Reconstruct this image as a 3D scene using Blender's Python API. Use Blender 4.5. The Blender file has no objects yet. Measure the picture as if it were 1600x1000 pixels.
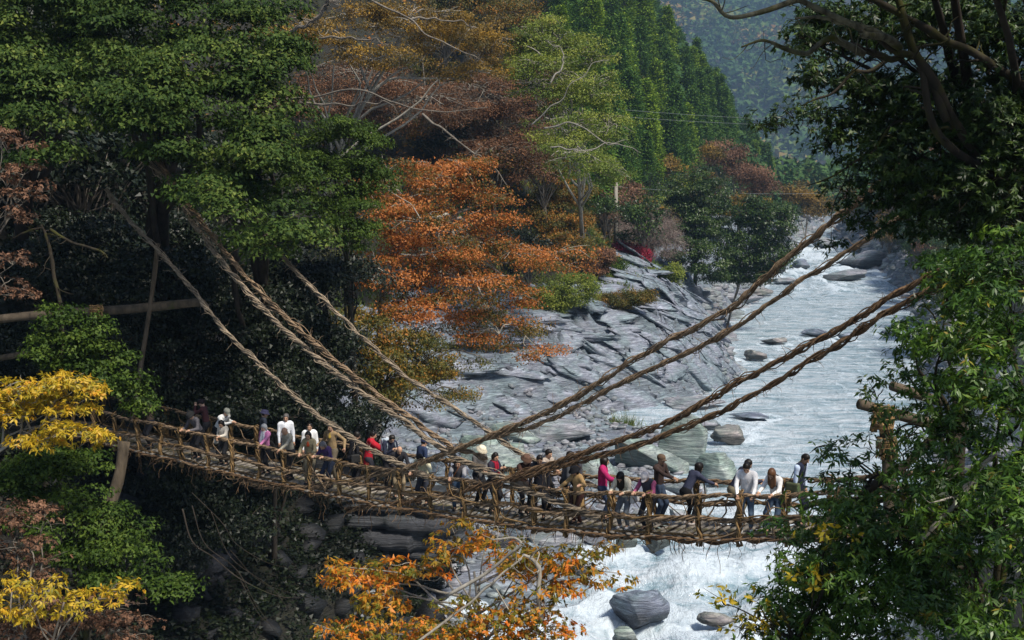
import bpy, math, random, time
import numpy as np
T00 = time.time()
rng = np.random.default_rng(7)
random.seed(7)
C = bpy.context.scene.collection
SC = bpy.context.scene

# ------------------------------------------------------------------ camera, world, sun, exposure
FPX = 2000.0
PITCH = math.atan(210 / FPX)
cam_d = bpy.data.cameras.new('camera'); cam = bpy.data.objects.new('camera', cam_d); C.objects.link(cam)
cam_d.sensor_width = 36; cam_d.lens = 36 * FPX / 1600; cam_d.clip_end = 6000; cam_d.clip_start = 0.3
cam.location = (0, 0, 0); cam.rotation_euler = (math.pi / 2 - PITCH, 0, 0)
SC.camera = cam
SUN_DIR = np.array([0.46, -0.48, 0.95]); SUN_DIR /= np.linalg.norm(SUN_DIR)      # towards the sun
w = bpy.data.worlds.new('World'); SC.world = w; w.use_nodes = True
nt = w.node_tree; bg = nt.nodes['Background']
sky = nt.nodes.new('ShaderNodeTexSky'); sky.sky_type = 'NISHITA'; sky.sun_disc = False
sky.sun_elevation = math.asin(SUN_DIR[2]); sky.sun_rotation = math.atan2(SUN_DIR[0], SUN_DIR[1])
nt.links.new(sky.outputs[0], bg.inputs[0]); bg.inputs[1].default_value = 0.085
sd = bpy.data.lights.new('sun', 'SUN'); sun = bpy.data.objects.new('sun', sd); C.objects.link(sun)
sd.energy = 3.3; sd.angle = math.radians(9); sd.color = (1.0, 0.93, 0.82)
from mathutils import Vector, Matrix
sun.rotation_euler = Vector(-SUN_DIR).to_track_quat('-Z', 'Y').to_euler()
SC.view_settings.view_transform = 'Standard'; SC.view_settings.look = 'None'
SC.view_settings.exposure = 0.68; SC.view_settings.gamma = 1.0; SC.view_settings.use_curve_mapping = False
SC.render.engine = 'CYCLES'
SC.cycles.use_denoising = True
SC.cycles.max_bounces = 5; SC.cycles.diffuse_bounces = 3; SC.cycles.glossy_bounces = 2
SC.cycles.transmission_bounces = 3; SC.cycles.volume_bounces = 0; SC.cycles.transparent_max_bounces = 4

# ------------------------------------------------------------------ pixel (1600x1000) <-> place
CF = np.array([0, math.cos(PITCH), -math.sin(PITCH)]); CU = np.array([0, math.sin(PITCH), math.cos(PITCH)]); CR = np.array([1., 0, 0])
def ray(px, py): return CF + CR * (px - 800) / FPX + CU * (500 - py) / FPX
def W(px, py, D): return ray(px, py) * D
def PX(p):
    p = np.asarray(p, float); d = p @ CF
    return 800 + FPX * (p @ CR) / d, 500 - FPX * (p @ CU) / d
BA = np.array([-12.4, 44.4]); BB = np.array([6.25, 31.25])
BT = (BB - BA) / np.linalg.norm(BB - BA); BN = np.array([-BT[1], BT[0]])
def bt_of(px, s=0.0):
    d = ray(px, 700); k = (s + BA @ BN) / (d[:2] @ BN); return float((d[:2] * k - BA) @ BT)
def bhit(px, py, s=0.0):
    d = ray(px, py); k = (s + BA @ BN) / (d[:2] @ BN); return d * k
def deckz(t): return np.polyval([1.23556250e-04, 2.09925686e-04, -3.80660331e-02, -9.47589422e+00], t)
def bp(t, s=0.0, h=0.0):
    q = BA + BT * t + BN * s; return np.array([q[0], q[1], deckz(t) + h])

# ------------------------------------------------------------------ noise
def _hash(ix, iy, iz, seed):
    n = (ix.astype(np.int64) * 374761393 + iy.astype(np.int64) * 668265263 + iz.astype(np.int64) * 1274126177 + seed * 69069) & 0xFFFFFFFF
    n = ((n ^ (n >> 13)) * 1274126177) & 0xFFFFFFFF
    n = (n ^ (n >> 16)) & 0xFFFF
    return n / 32767.5 - 1
def vnoise(x, y, z=None, seed=0):
    x = np.asarray(x, float); y = np.asarray(y, float); z = np.zeros_like(x) if z is None else np.asarray(z, float)
    x0, y0, z0 = np.floor(x), np.floor(y), np.floor(z); fx, fy, fz = x - x0, y - y0, z - z0
    fx = fx * fx * (3 - 2 * fx); fy = fy * fy * (3 - 2 * fy); fz = fz * fz * (3 - 2 * fz)
    r = 0
    for a in (0, 1):
        for b in (0, 1):
            for c in (0, 1):
                wgt = (fx if a else 1 - fx) * (fy if b else 1 - fy) * (fz if c else 1 - fz)
                r = r + wgt * _hash(x0 + a, y0 + b, z0 + c, seed)
    return r
def fbm(x, y, z=None, o=4, seed=0):
    r = 0; a = 1; f = 1
    for i in range(o):
        r = r + a * vnoise(np.asarray(x) * f, np.asarray(y) * f, None if z is None else np.asarray(z) * f, seed + i * 17); a *= .5; f *= 2.03
    return r

# ------------------------------------------------------------------ mesh and object helpers
def np_mesh(name, V, F, mat=None, smooth=False, tint=None, vattr=None, mats=None, fmat=None):
    """F: (n,3) or (n,4) array, or a list of such arrays"""
    me = bpy.data.meshes.new(name)
    V = np.asarray(V, np.float32)
    Fs = F if isinstance(F, list) else [F]
    Fs = [np.asarray(f, np.int32) for f in Fs if len(f)]
    me.vertices.add(len(V)); me.vertices.foreach_set('co', V.ravel())
    nl = sum(f.size for f in Fs); npoly = sum(len(f) for f in Fs)
    me.loops.add(nl); me.polygons.add(npoly)
    me.loops.foreach_set('vertex_index', np.concatenate([f.ravel() for f in Fs]))
    tot = np.concatenate([np.full(len(f), f.shape[1], np.int32) for f in Fs])
    st = np.concatenate([[0], np.cumsum(tot)[:-1]]).astype(np.int32)
    me.polygons.foreach_set('loop_start', st)
    me.polygons.foreach_set('loop_total', tot)
    if smooth: me.polygons.foreach_set('use_smooth', np.ones(npoly, bool))
    if fmat is not None: me.polygons.foreach_set('material_index', np.asarray(fmat, np.int32))
    if tint is not None:
        a = me.attributes.new('tint', 'FLOAT', 'FACE'); a.data.foreach_set('value', np.asarray(tint, np.float32))
    if vattr:
        for k, v in vattr.items():
            a = me.attributes.new(k, 'FLOAT', 'POINT'); a.data.foreach_set('value', np.asarray(v, np.float32))
    me.update(calc_edges=True)
    if mats:
        for m in mats: me.materials.append(m)
    elif mat: me.materials.append(mat)
    return me
def link(name, me, parent=None, loc=None):
    o = bpy.data.objects.new(name, me); C.objects.link(o)
    if parent is not None: o.parent = parent
    if loc is not None: o.location = tuple(loc)
    return o
def tag(o, label=None, cat=None, group=None, kind=None):
    if label: o['label'] = label
    if cat: o['category'] = cat
    if group: o['group'] = group
    if kind: o['kind'] = kind
    return o
def thing(name, label, cat, loc=(0, 0, 0), group=None):
    o = bpy.data.objects.new(name, None); C.objects.link(o); o.location = tuple(loc); o.empty_display_size = .2
    return tag(o, label, cat, group)
class MB:
    """collects vertices and faces for one mesh"""
    def __init__(s): s.v = []; s.q = []; s.t = []; s.n = 0; s.tq = []; s.tt = []
    def add(s, V, Q=None, T=None, tint=None):
        V = np.asarray(V, float)
        if Q is not None and len(Q):
            s.q.append(np.asarray(Q) + s.n); s.tq.append(np.full(len(Q), .5) if tint is None else np.broadcast_to(tint, (len(Q),)))
        if T is not None and len(T):
            s.t.append(np.asarray(T) + s.n); s.tt.append(np.full(len(T), .5) if tint is None else np.broadcast_to(tint, (len(T),)))
        s.v.append(V); s.n += len(V)
    def mesh(s, name, mat, smooth=False, off=(0, 0, 0)):
        F = []; ti = []
        if s.q: F.append(np.concatenate(s.q)); ti.append(np.concatenate(s.tq))
        if s.t: F.append(np.concatenate(s.t)); ti.append(np.concatenate(s.tt))
        if not F: return None
        return np_mesh(name, np.concatenate(s.v) - np.asarray(off), F, mat, smooth, tint=np.concatenate(ti))
def norm(v): 
    v = np.asarray(v, float); return v / np.maximum(np.linalg.norm(v, axis=-1, keepdims=True), 1e-9)
def tube(mb, P, R, sides=6, tint=None, cap=True):
    P = np.asarray(P, float); n = len(P); R = np.broadcast_to(np.asarray(R, float), (n,))
    T = norm(np.gradient(P, axis=0))
    ref = np.array([0, 0, 1.]) if abs(T[:, 2]).mean() < .85 else np.array([1., 0.1, 0])
    A = norm(np.cross(T, ref)); B = np.cross(A, T)
    a = np.arange(sides) * 2 * np.pi / sides
    V = P[:, None] + R[:, None, None] * (A[:, None] * np.cos(a)[None, :, None] + B[:, None] * np.sin(a)[None, :, None])
    i = np.arange(n - 1)[:, None] * sides; j = np.arange(sides)[None]; j2 = (j + 1) % sides
    Q = np.stack([i + j, i + sides + j, i + sides + j2, i + j2], -1).reshape(-1, 4)
    V = V.reshape(-1, 3)
    T3 = None
    if cap and sides >= 5:
        V = np.vstack([V, P[0], P[-1]]); c0 = n * sides
        jj = np.arange(sides); k = (jj + 1) % sides; e = (n - 1) * sides
        T3 = np.concatenate([np.stack([jj, k, np.full(sides, c0)], 1), np.stack([e + k, e + jj, np.full(sides, c0 + 1)], 1)])
    mb.add(V, Q, T3, tint)
def smooth_path(pts, n):
    """Catmull-Rom through pts, n samples"""
    P = np.asarray(pts, float)
    if len(P) == 2: return P[0] + (P[1] - P[0]) * np.linspace(0, 1, n)[:, None]
    P = np.vstack([2 * P[0] - P[1], P, 2 * P[-1] - P[-2]]); m = len(P) - 3
    u = np.linspace(0, m - 1e-6, n); k = u.astype(int); f = (u - k)[:, None]
    a, b, c, d = P[k], P[k + 1], P[k + 2], P[k + 3]
    return .5 * (2 * b + (c - a) * f + (2 * a - 5 * b + 4 * c - d) * f ** 2 + (3 * b - a - 3 * c + d) * f ** 3)
def resample(P, step):
    P = np.asarray(P); s = np.concatenate([[0], np.cumsum(np.linalg.norm(np.diff(P, axis=0), axis=1))])
    n = max(int(s[-1] / step), 3); q = np.linspace(0, s[-1], n)
    return np.stack([np.interp(q, s, P[:, i]) for i in range(3)], 1), q
def wander(p0, p1, n=6, amp=.1, sag=0.0, r=None):
    r = r or rng
    p0 = np.asarray(p0, float); p1 = np.asarray(p1, float); L = np.linalg.norm(p1 - p0)
    u = np.linspace(0, 1, n)[:, None]; P = p0 + (p1 - p0) * u
    J = r.normal(0, 1, (n, 3)) * amp * L; J[0] = 0; J[-1] = 0
    P = P + J * .5; P[:, 2] += sag * L * 4 * (u * (1 - u))[:, 0]
    return smooth_path(P, n * 2)

# ------------------------------------------------------------------ materials
def new_mat(name):
    m = bpy.data.materials.new(name); m.use_nodes = True; n = m.node_tree.nodes; l = m.node_tree.links
    return m, n, l, n['Principled BSDF']
def ramp(n, stops):
    r = n.new('ShaderNodeValToRGB'); e = r.color_ramp.elements
    e[0].position = stops[0][0]; e[0].color = (*stops[0][1], 1); e[1].position = stops[-1][0]; e[1].color = (*stops[-1][1], 1)
    for p, c in stops[1:-1]:
        x = e.new(p); x.color = (*c, 1)
    return r
def noise_node(n, l, scale, detail=4, rough=.55, vec=None, dist=0):
    t = n.new('ShaderNodeTexNoise'); t.inputs['Scale'].default_value = scale; t.inputs['Detail'].default_value = detail
    t.inputs['Roughness'].default_value = rough; t.inputs['Distortion'].default_value = dist
    if vec is not None: l.new(vec, t.inputs['Vector'])
    return t
def mapped(n, l, coord='Object', scale=(1, 1, 1), rot=(0, 0, 0)):
    tc = n.new('ShaderNodeTexCoord'); mp = n.new('ShaderNodeMapping'); l.new(tc.outputs[coord], mp.inputs[0])
    mp.inputs['Scale'].default_value = scale; mp.inputs['Rotation'].default_value = rot; return mp.outputs[0]
def mathn(n, l, op, a, b=None, clamp=False):
    m = n.new('ShaderNodeMath'); m.operation = op; m.use_clamp = clamp
    for i, v in enumerate((a, b)):
        if v is None: continue
        if isinstance(v, (int, float)): m.inputs[i].default_value = v
        else: l.new(v, m.inputs[i])
    return m.outputs[0]
def mix(n, l, f, a, b, typ='MIX'):
    m = n.new('ShaderNodeMix'); m.data_type = 'RGBA'; m.blend_type = typ
    for i, v in ((0, f), (6, a), (7, b)):
        if isinstance(v, (int, float)): m.inputs[i].default_value = v
        elif isinstance(v, tuple): m.inputs[i].default_value = (*v, 1)
        else: l.new(v, m.inputs[i])
    return m.outputs[2]
def leaf_mat(name, stops, rough=.5, trans=.25, spec=.4):
    m, n, l, b = new_mat(name)
    at = n.new('ShaderNodeAttribute'); at.attribute_name = 'tint'
    r = ramp(n, stops); l.new(at.outputs['Fac'], r.inputs[0])
    l.new(r.outputs[0], b.inputs['Base Color']); b.inputs['Roughness'].default_value = rough
    b.inputs['Specular IOR Level'].default_value = spec
    tr = n.new('ShaderNodeBsdfTranslucent'); l.new(r.outputs[0], tr.inputs[0])
    mx = n.new('ShaderNodeMixShader'); mx.inputs[0].default_value = trans
    l.new(b.outputs[0], mx.inputs[1]); l.new(tr.outputs[0], mx.inputs[2]); l.new(mx.outputs[0], n['Material Output'].inputs[0])
    return m
def bark_mat(name, c1, c2, scale=6, moss=None, bump=.5, stretch=(1, 1, .3)):
    m, n, l, b = new_mat(name)
    v = mapped(n, l, 'Object', stretch)
    t = noise_node(n, l, scale, 6, .65, v); r = ramp(n, [(.3, c1), (.7, c2)]); l.new(t.outputs[0], r.inputs[0]); col = r.outputs[0]
    at = n.new('ShaderNodeAttribute'); at.attribute_name = 'tint'
    r2 = ramp(n, [(0, (.65, .65, .65)), (1, (1.3, 1.3, 1.3))]); l.new(at.outputs['Fac'], r2.inputs[0])
    col = mix(n, l, 1.0, col, r2.outputs[0], 'MULTIPLY')
    if moss:
        t2 = noise_node(n, l, moss[1], 5, .6); r3 = ramp(n, [(moss[2], (0, 0, 0)), (moss[2] + .12, (1, 1, 1))]); l.new(t2.outputs[0], r3.inputs[0])
        tc = n.new('ShaderNodeTexCoord'); l.new(tc.outputs['Object'], t2.inputs['Vector'])
        col = mix(n, l, r3.outputs[0], col, moss[0])
    l.new(col, b.inputs['Base Color']); b.inputs['Roughness'].default_value = .85; b.inputs['Specular IOR Level'].default_value = .2
    bu = n.new('ShaderNodeBump'); bu.inputs['Strength'].default_value = bump; bu.inputs['Distance'].default_value = .03
    l.new(t.outputs[0], bu.inputs['Height']); l.new(bu.outputs[0], b.inputs['Normal'])
    return m
def rock_nodes(n, l, tone, scale=1.0):
    v = mapped(n, l, 'Object', (.35 * scale, .9 * scale, 2.6 * scale), (math.radians(24), math.radians(28), math.radians(-20)))
    t1 = noise_node(n, l, .9, 8, .65, v, .6)
    v2 = mapped(n, l, 'Object', (.25 * scale, .5 * scale, 5.5 * scale), (math.radians(30), math.radians(32), math.radians(-30)))
    t2 = noise_node(n, l, 1.6, 9, .72, v2, .5)
    t3 = noise_node(n, l, .35 * scale, 4, .6, mapped(n, l, 'Object'))
    c1 = ramp(n, [(.30, tuple(x * .30 for x in tone)), (.40, tuple(x * .75 for x in tone)), (.55, tone), (.72, tuple(min(x * 1.7, .8) for x in tone))])
    l.new(t1.outputs[0], c1.inputs[0])
    c2 = ramp(n, [(.36, (.30, .31, .36)), (.47, (.9, .9, .92)), (.66, (1.4, 1.36, 1.28))]); l.new(t2.outputs[0], c2.inputs[0])
    col = mix(n, l, 1.0, c1.outputs[0], c2.outputs[0], 'MULTIPLY')
    fs = ramp(n, [(.468, (1, 1, 1)), (.495, (.22, .22, .25)), (.522, (1, 1, 1))]); l.new(t2.outputs[0], fs.inputs[0])
    col = mix(n, l, .8, col, fs.outputs[0], 'MULTIPLY')
    c3 = ramp(n, [(.4, (.82, .92, .86)), (.6, (1.1, 1.04, 1.05))]); l.new(t3.outputs[0], c3.inputs[0])
    col = mix(n, l, 1.0, col, c3.outputs[0], 'MULTIPLY')
    vo = n.new('ShaderNodeTexVoronoi'); vo.feature = 'DISTANCE_TO_EDGE'; vo.inputs['Scale'].default_value = .55
    wv = mapped(n, l, 'Object', (.20 * scale, .5 * scale, 2.1 * scale), (math.radians(12), math.radians(20), math.radians(-25)))
    nz = noise_node(n, l, .8, 5, .6, wv); va_ = n.new('ShaderNodeVectorMath'); va_.operation = 'ADD'; l.new(wv, va_.inputs[0])
    sc_ = n.new('ShaderNodeVectorMath'); sc_.operation = 'SCALE'; l.new(nz.outputs['Color'], sc_.inputs[0]); sc_.inputs['Scale'].default_value = 1.3; l.new(sc_.outputs[0], va_.inputs[1]); l.new(va_.outputs[0], vo.inputs['Vector'])
    ck = ramp(n, [(0, (.45, .44, .45)), (.03, (1, 1, 1))]); l.new(vo.outputs['Distance'], ck.inputs[0])
    col = mix(n, l, .6, col, ck.outputs[0], 'MULTIPLY')
    hc = ramp(n, [(0, (0, 0, 0)), (.10, (1, 1, 1))]); l.new(vo.outputs['Distance'], hc.inputs[0])
    h = mathn(n, l, 'ADD', mathn(n, l, 'ADD', t1.outputs[0], mathn(n, l, 'MULTIPLY', t2.outputs[0], .9)), mathn(n, l, 'MULTIPLY', hc.outputs[0], .25))
    return col, h
def rock_mat(name, tone, scale=1.0, rough=.62, bump=.9, dist=.35, wet=False):
    m, n, l, b = new_mat(name); col, h = rock_nodes(n, l, tone, scale)
    if wet:
        tc = n.new('ShaderNodeTexCoord'); sp_ = n.new('ShaderNodeSeparateXYZ'); l.new(tc.outputs['Generated'], sp_.inputs[0]); nz_ = noise_node(n, l, 3, 4, .6, tc.outputs['Generated'])
        wz_ = mathn(n, l, 'ADD', sp_.outputs[2], mathn(n, l, 'MULTIPLY', mathn(n, l, 'SUBTRACT', nz_.outputs[0], .5), .35)); wr = ramp(n, [(.44, (.30, .31, .30)), (.56, (1, 1, 1))]); l.new(wz_, wr.inputs[0]); col = mix(n, l, 1.0, col, wr.outputs[0], 'MULTIPLY')
    l.new(col, b.inputs['Base Color']); b.inputs['Roughness'].default_value = rough
    bu = n.new('ShaderNodeBump'); bu.inputs['Strength'].default_value = bump; bu.inputs['Distance'].default_value = dist
    l.new(h, bu.inputs['Height']); l.new(bu.outputs[0], b.inputs['Normal']); return m
def plain(name, c, rough=.8, var=.25, scale=14):
    m, n, l, b = new_mat(name)
    t = noise_node(n, l, scale, 3, .6, mapped(n, l, 'Object'))
    r = ramp(n, [(.3, tuple(x * (1 - var) for x in c)), (.7, tuple(min(1, x * (1 + var)) for x in c))]); l.new(t.outputs[0], r.inputs[0])
    l.new(r.outputs[0], b.inputs['Base Color']); b.inputs['Roughness'].default_value = rough; b.inputs['Specular IOR Level'].default_value = .25
    return m

M = {}
M['vine'] = bark_mat('vine_bark', (.10, .065, .038), (.34, .24, .15), 9, None, .6, (1, 1, 1))
M['vine_sunlit'] = bark_mat('sunlit_vine_bark', (.14, .105, .07), (.42, .335, .24), 9, None, .6, (1, 1, 1))  # lighter copy of the vine, sunlight on the left cables put into its colour
M['vine_dark'] = bark_mat('brown_vine_bark', (.07, .04, .022), (.23, .145, .08), 8, None, .6, (1, 1, 1))
M['lash'] = bark_mat('ochre_vine_bark', (.11, .065, .026), (.31, .20, .09), 9, None, .6, (1, 1, 1))
M['plank'] = bark_mat('weathered_plank', (.095, .082, .066), (.34, .305, .26), 6, ((.10, .085, .03), 1.6, .55), .5, (1, 1, 1))
M['log'] = bark_mat('weathered_log', (.045, .035, .024), (.15, .115, .078), 5, ((.07, .08, .02), 2.0, .62))
M['bark'] = bark_mat('dark_bark', (.016, .013, .010), (.055, .044, .034), 4, ((.03, .036, .012), 1.3, .56))
M['bark_moss'] = bark_mat('mossy_bark', (.012, .010, .007), (.045, .036, .024), 5, ((.045, .045, .009), 1.6, .5))
M['bark_lichen'] = bark_mat('lichened_bark', (.025, .02, .012), (.20, .185, .12), 7, ((.07, .07, .012), 1.8, .50))
M['bark_pale'] = bark_mat('pale_grey_bark', (.17, .15, .12), (.42, .39, .33), 5)
M['bark_grey'] = bark_mat('grey_brown_bark', (.09, .075, .06), (.24, .21, .17), 5)
M['bark_cedar'] = bark_mat('cedar_bark', (.05, .035, .025), (.16, .12, .09), 3)

L = {}
L['oak'] = leaf_mat('evergreen_oak_leaf', [(0, (.010, .024, .006)), (.4, (.036, .070, .014)), (.75, (.085, .128, .024)), (1, (.20, .24, .05))], .6, .18, .12)
L['oak_bright'] = leaf_mat('bright_green_leaf', [(0, (.010, .024, .005)), (.5, (.048, .088, .012)), (1, (.13, .185, .028))], .55, .25, .15)
L['under'] = leaf_mat('shade_darkened_leaf', [(0, (.003, .006, .002)), (.5, (.007, .014, .004)), (1, (.020, .030, .008))], .5, .15)  # leaf colours lowered so that they carry the shade below the canopy
L['glossy'] = leaf_mat('glossy_lance_leaf', [(0, (.010, .030, .006)), (.3, (.035, .085, .010)), (.7, (.085, .17, .018)), (.95, (.17, .25, .03)), (1, (.30, .22, .03))], .38, .25, .4)
L['glossy_dark'] = leaf_mat('dark_lance_leaf', [(0, (.009, .022, .005)), (.5, (.030, .062, .010)), (1, (.09, .14, .022))], .42, .2, .35)
L['orange'] = leaf_mat('orange_red_leaf', [(0, (.05, .06, .012)), (.2, (.13, .10, .014)), (.38, (.30, .12, .018)), (.65, (.48, .15, .028)), (1, (.62, .24, .06))], .6, .35)
L['olive'] = leaf_mat('olive_autumn_leaf', [(0, (.03, .045, .008)), (.45, (.10, .10, .014)), (.8, (.26, .15, .018)), (1, (.45, .17, .02))], .6, .3)
L['rust'] = leaf_mat('rust_brown_leaf', [(0, (.045, .03, .015)), (.5, (.15, .072, .032)), (1, (.29, .13, .055))], .7, .25)
L['gold'] = leaf_mat('golden_leaf', [(0, (.045, .05, .012)), (.4, (.17, .11, .018)), (.75, (.34, .20, .024)), (1, (.58, .34, .035))], .6, .35)
L['yellow'] = leaf_mat('yellow_leaf', [(0, (.12, .15, .012)), (.3, (.42, .33, .02)), (.75, (.72, .47, .03)), (1, (.70, .26, .03))], .5, .4)
L['amber'] = leaf_mat('amber_leaf', [(0, (.16, .17, .02)), (.3, (.42, .26, .025)), (.6, (.75, .27, .02)), (1, (.80, .18, .015))], .5, .4)
L['lime'] = leaf_mat('yellow_green_leaf', [(0, (.05, .08, .012)), (.5, (.17, .235, .03)), (1, (.38, .40, .06))], .6, .35)
L['cedar'] = leaf_mat('cedar_foliage', [(0, (.025, .05, .008)), (.45, (.11, .20, .016)), (.8, (.26, .37, .03)), (1, (.38, .45, .05))], .65, .2, .2)
L['cedar_dark'] = leaf_mat('dark_cedar_foliage', [(0, (.02, .05, .010)), (.5, (.06, .14, .020)), (1, (.16, .25, .03))], .65, .2, .2)
L['brown'] = leaf_mat('dry_brown_leaf', [(0, (.05, .03, .018)), (.5, (.20, .10, .055)), (1, (.36, .19, .11))], .7, .3)
L['crimson'] = leaf_mat('crimson_leaf', [(0, (.12, .01, .02)), (1, (.50, .025, .07))], .6, .3)
L['twig'] = leaf_mat('pinkish_twig', [(0, (.12, .08, .07)), (1, (.34, .25, .22))], .8, .1)
L['grass'] = leaf_mat('grass_blade', [(0, (.05, .09, .015)), (.6, (.14, .21, .03)), (1, (.32, .30, .08))], .6, .3)
L['far'] = leaf_mat('far_forest_leaf', [(0, (.03, .075, .025)), (.45, (.065, .13, .035)), (.66, (.12, .18, .045)), (.78, (.24, .20, .06)), (.9, (.30, .15, .06)), (1, (.36, .20, .13))], .7, .15, .1)
print('materials', round(time.time() - T00, 1))

# ------------------------------------------------------------------ terrain
S_BASE = np.array([(-62, -60), (-42, 0), (-26, 20), (-11.5, 45), (-5.5, 62), (-3.5, 72), (-8, 84), (-11, 95), (-10, 106), (-5, 113.5), (3, 119), (11, 126), (19, 134), (25.5, 146), (27.5, 165), (33, 200), (42, 230), (58, 290), (85, 380), (108, 430), (150, 478), (260, 540), (420, 600)], float)
SHORE = np.array([(-58, -60), (-36, 0), (-23, 20), (-10.2, 45), (-1.5, 60), (2.5, 68), (6, 78), (10, 88), (13.5, 100), (15, 110), (12, 116), (8, 121), (12, 127), (19.5, 133.5), (26.3, 146), (28.5, 165), (34, 200), (43.5, 230), (60, 290), (87, 380), (110, 430), (152, 478), (262, 540), (420, 600)], float)
R_BASE = np.array([(-46, -60), (-14, 0), (-4, 20), (5, 33), (9.5, 45), (20, 65), (28, 82), (33, 96), (41, 125), (47, 145), (55, 170), (64, 200), (72, 230), (82, 290), (95, 380), (130, 425), (190, 455), (300, 500), (460, 560)], float)
def sdist(X, Y, poly):
    best = np.full(X.shape, 1e9); sg = np.ones(X.shape)
    for a, b in zip(poly[:-1], poly[1:]):
        d = b - a; L2 = d @ d; u = np.clip(((X - a[0]) * d[0] + (Y - a[1]) * d[1]) / L2, 0, 1)
        ex = X - a[0] - u * d[0]; ey = Y - a[1] - u * d[1]; q = ex * ex + ey * ey
        m = q < best; best = np.where(m, q, best)
        cr = d[0] * (Y - a[1]) - d[1] * (X - a[0]); sg = np.where(m, np.sign(cr), sg)
    return np.sqrt(best) * np.where(sg == 0, 1, sg)
def WZ(Y): return np.interp(Y, [0, 110, 160, 200, 230, 260, 290, 330, 380, 430, 520], [-22.4, -22.4, -22.0, -21.2, -20.4, -19.2, -17.6, -15.8, -14.2, -13.2, -12.5])
def height(X, Y, detail=True):
    X = np.asarray(X, float); Y = np.asarray(Y, float)
    wz = WZ(Y)
    ds = sdist(X, Y, S_BASE); dh = sdist(X, Y, SHORE); dr = -sdist(X, Y, R_BASE)
    st = np.clip((Y - 200) / 400, 0, .45)
    lh = np.interp(ds, [0, 2, 6, 10, 14, 20, 60, 150, 420], [0, 3.0, 6.6, 9.2, 11, 18, 74, 190, 380]) * (1 + st)
    near = np.clip((100 - Y) / 15, 0, 1)
    lh2 = np.interp(ds, [0, .8, 3, 6, 10, 20, 40, 60, 150, 420], [0, 3.0, 5, 9, 14, 27, 52, 76, 190, 380])
    lh = lh * (1 - near) + lh2 * near
    rh = np.interp(dr, [0, 1.5, 4, 9, 13, 20, 60, 150, 500], [0, 2.0, 5, 10, 13, 17, 38, 85, 280])
    flat = np.clip(dh * .5, 0, .9)
    base = np.where(ds > 0, lh + .8, np.where(dh > 0, flat, np.where(dr > 0, rh, -1.6)))
    base = np.where((ds <= 0) & (dh <= 0) & (dr <= 0), -np.minimum(1.6, .6 * np.minimum(-dh, -dr)), base)
    z = wz + base
    # far spur and mountains: soft cap beyond the bend
    sil = np.clip(.200 * Y - X, 0, 900) * 1.35 - 9
    cap = 3 + 30 * np.clip((Y - 480) / 90, 0, 1) + 9 * fbm(X / 90, Y / 90, o=3, seed=5) + np.maximum(sil, 0) + np.clip(X - .262 * Y, 0, 900) * .8
    cap = np.where(Y > 700, cap - (Y - 700) * .35, cap)
    far = -20 + np.clip(Y - 1450, 0, 1500) * .52 * (1 + .28 * fbm(X / 260, Y / 260, o=3, seed=9)) + 60 * fbm(X / 230, Y / 230, o=3, seed=3) * np.clip((Y - 1450) / 300, 0, 1) + np.abs(X - .2 * Y) * .10
    far = np.where(far > 480, 480 + (far - 480) * .25, far)
    cap = np.maximum(cap, far); cap = np.minimum(cap, 690)
    k = np.clip((Y - 430) / 60, 0, 1)
    z = np.where((Y > 255) & (ds > 0), np.minimum(z, np.maximum(sil, wz + 3.5) + np.clip(300 - Y, 0, 45) * .6), z)
    z = np.where(Y > 430, np.minimum(z, cap) * k + z * (1 - k), z)
    z = np.where(Y > 800, np.maximum(z, far), z)
    # ground under and around the camera stays below the view
    capc = np.interp(Y, [-60, 4, 10, 16, 26, 40, 60], [-1.9, -2.0, -4.2, -6.2, -7.2, -4, 40]) + np.clip(X - 9, 0, 99) * .9
    z = np.where((Y < 60) & (X > -25), np.minimum(z, capc), z)
    if detail:
        land = np.clip(np.maximum(np.maximum(ds, dh), dr), 0, 4) / 4
        n1 = fbm(X / 9, Y / 9, o=4, seed=1)
        slab = np.clip(1 - np.abs(ds - 6) / 8, 0, 1)
        q = (X * .62 + z * 2.3 + Y * .12)                                   # bedding ledges in the slab
        ledge = ((q / 2.6 + .5 * vnoise(X / 7, Y / 7, seed=4)) % 1)
        ledge2 = ((q / .9 + .6 * vnoise(X / 4, Y / 4, seed=8)) % 1)
        z = z + land * n1 * (.55 + .9 * np.clip(ds / 20, 0, 1)) + slab * land * (ledge ** 2 * 1.5 * (.6 + .6 * vnoise(X / 6, Y / 6, seed=14)) + ledge2 ** 2 * .6 + .7 * fbm(X / 2.0, Y / 2.0, o=4, seed=2))
    return np.minimum(z, 695)
def axis(parts):
    out = []
    for a, b, s in parts: out.append(np.arange(a, b, s))
    return np.concatenate(out)
def grow(a, b, s0, g):
    v = [a]; s = s0
    while v[-1] < b: v.append(v[-1] + s); s *= g
    return np.array(v)
gx = np.concatenate([-grow(48, 900, 1.5, 1.07)[::-1], np.arange(-47.2, -15, .75), np.arange(-15, 32, .62), np.arange(32, 50, .75), grow(50, 1360, 1.5, 1.045)])
gy = np.concatenate([np.arange(-60, 30, 3.0), np.arange(30, 102, .75), np.arange(102, 175, .62), grow(175, 3100, 1.3, 1.035)])
GX, GY = np.meshgrid(gx, gy); GZ = height(GX, GY)
def grid_faces(nx, ny):
    i = np.arange(ny - 1)[:, None] * nx; j = np.arange(nx - 1)[None]
    return np.stack([i + j, i + j + 1, i + j + 1 + nx, i + j + nx], -1).reshape(-1, 4)
ds_all = sdist(GX, GY, S_BASE); dr_all = -sdist(GX, GY, R_BASE)
veg_shade = np.clip((ds_all - 10.5 + 2.2 * fbm(GX / 5, GY / 5, seed=11)) / 1.6, 0, 1)
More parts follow.
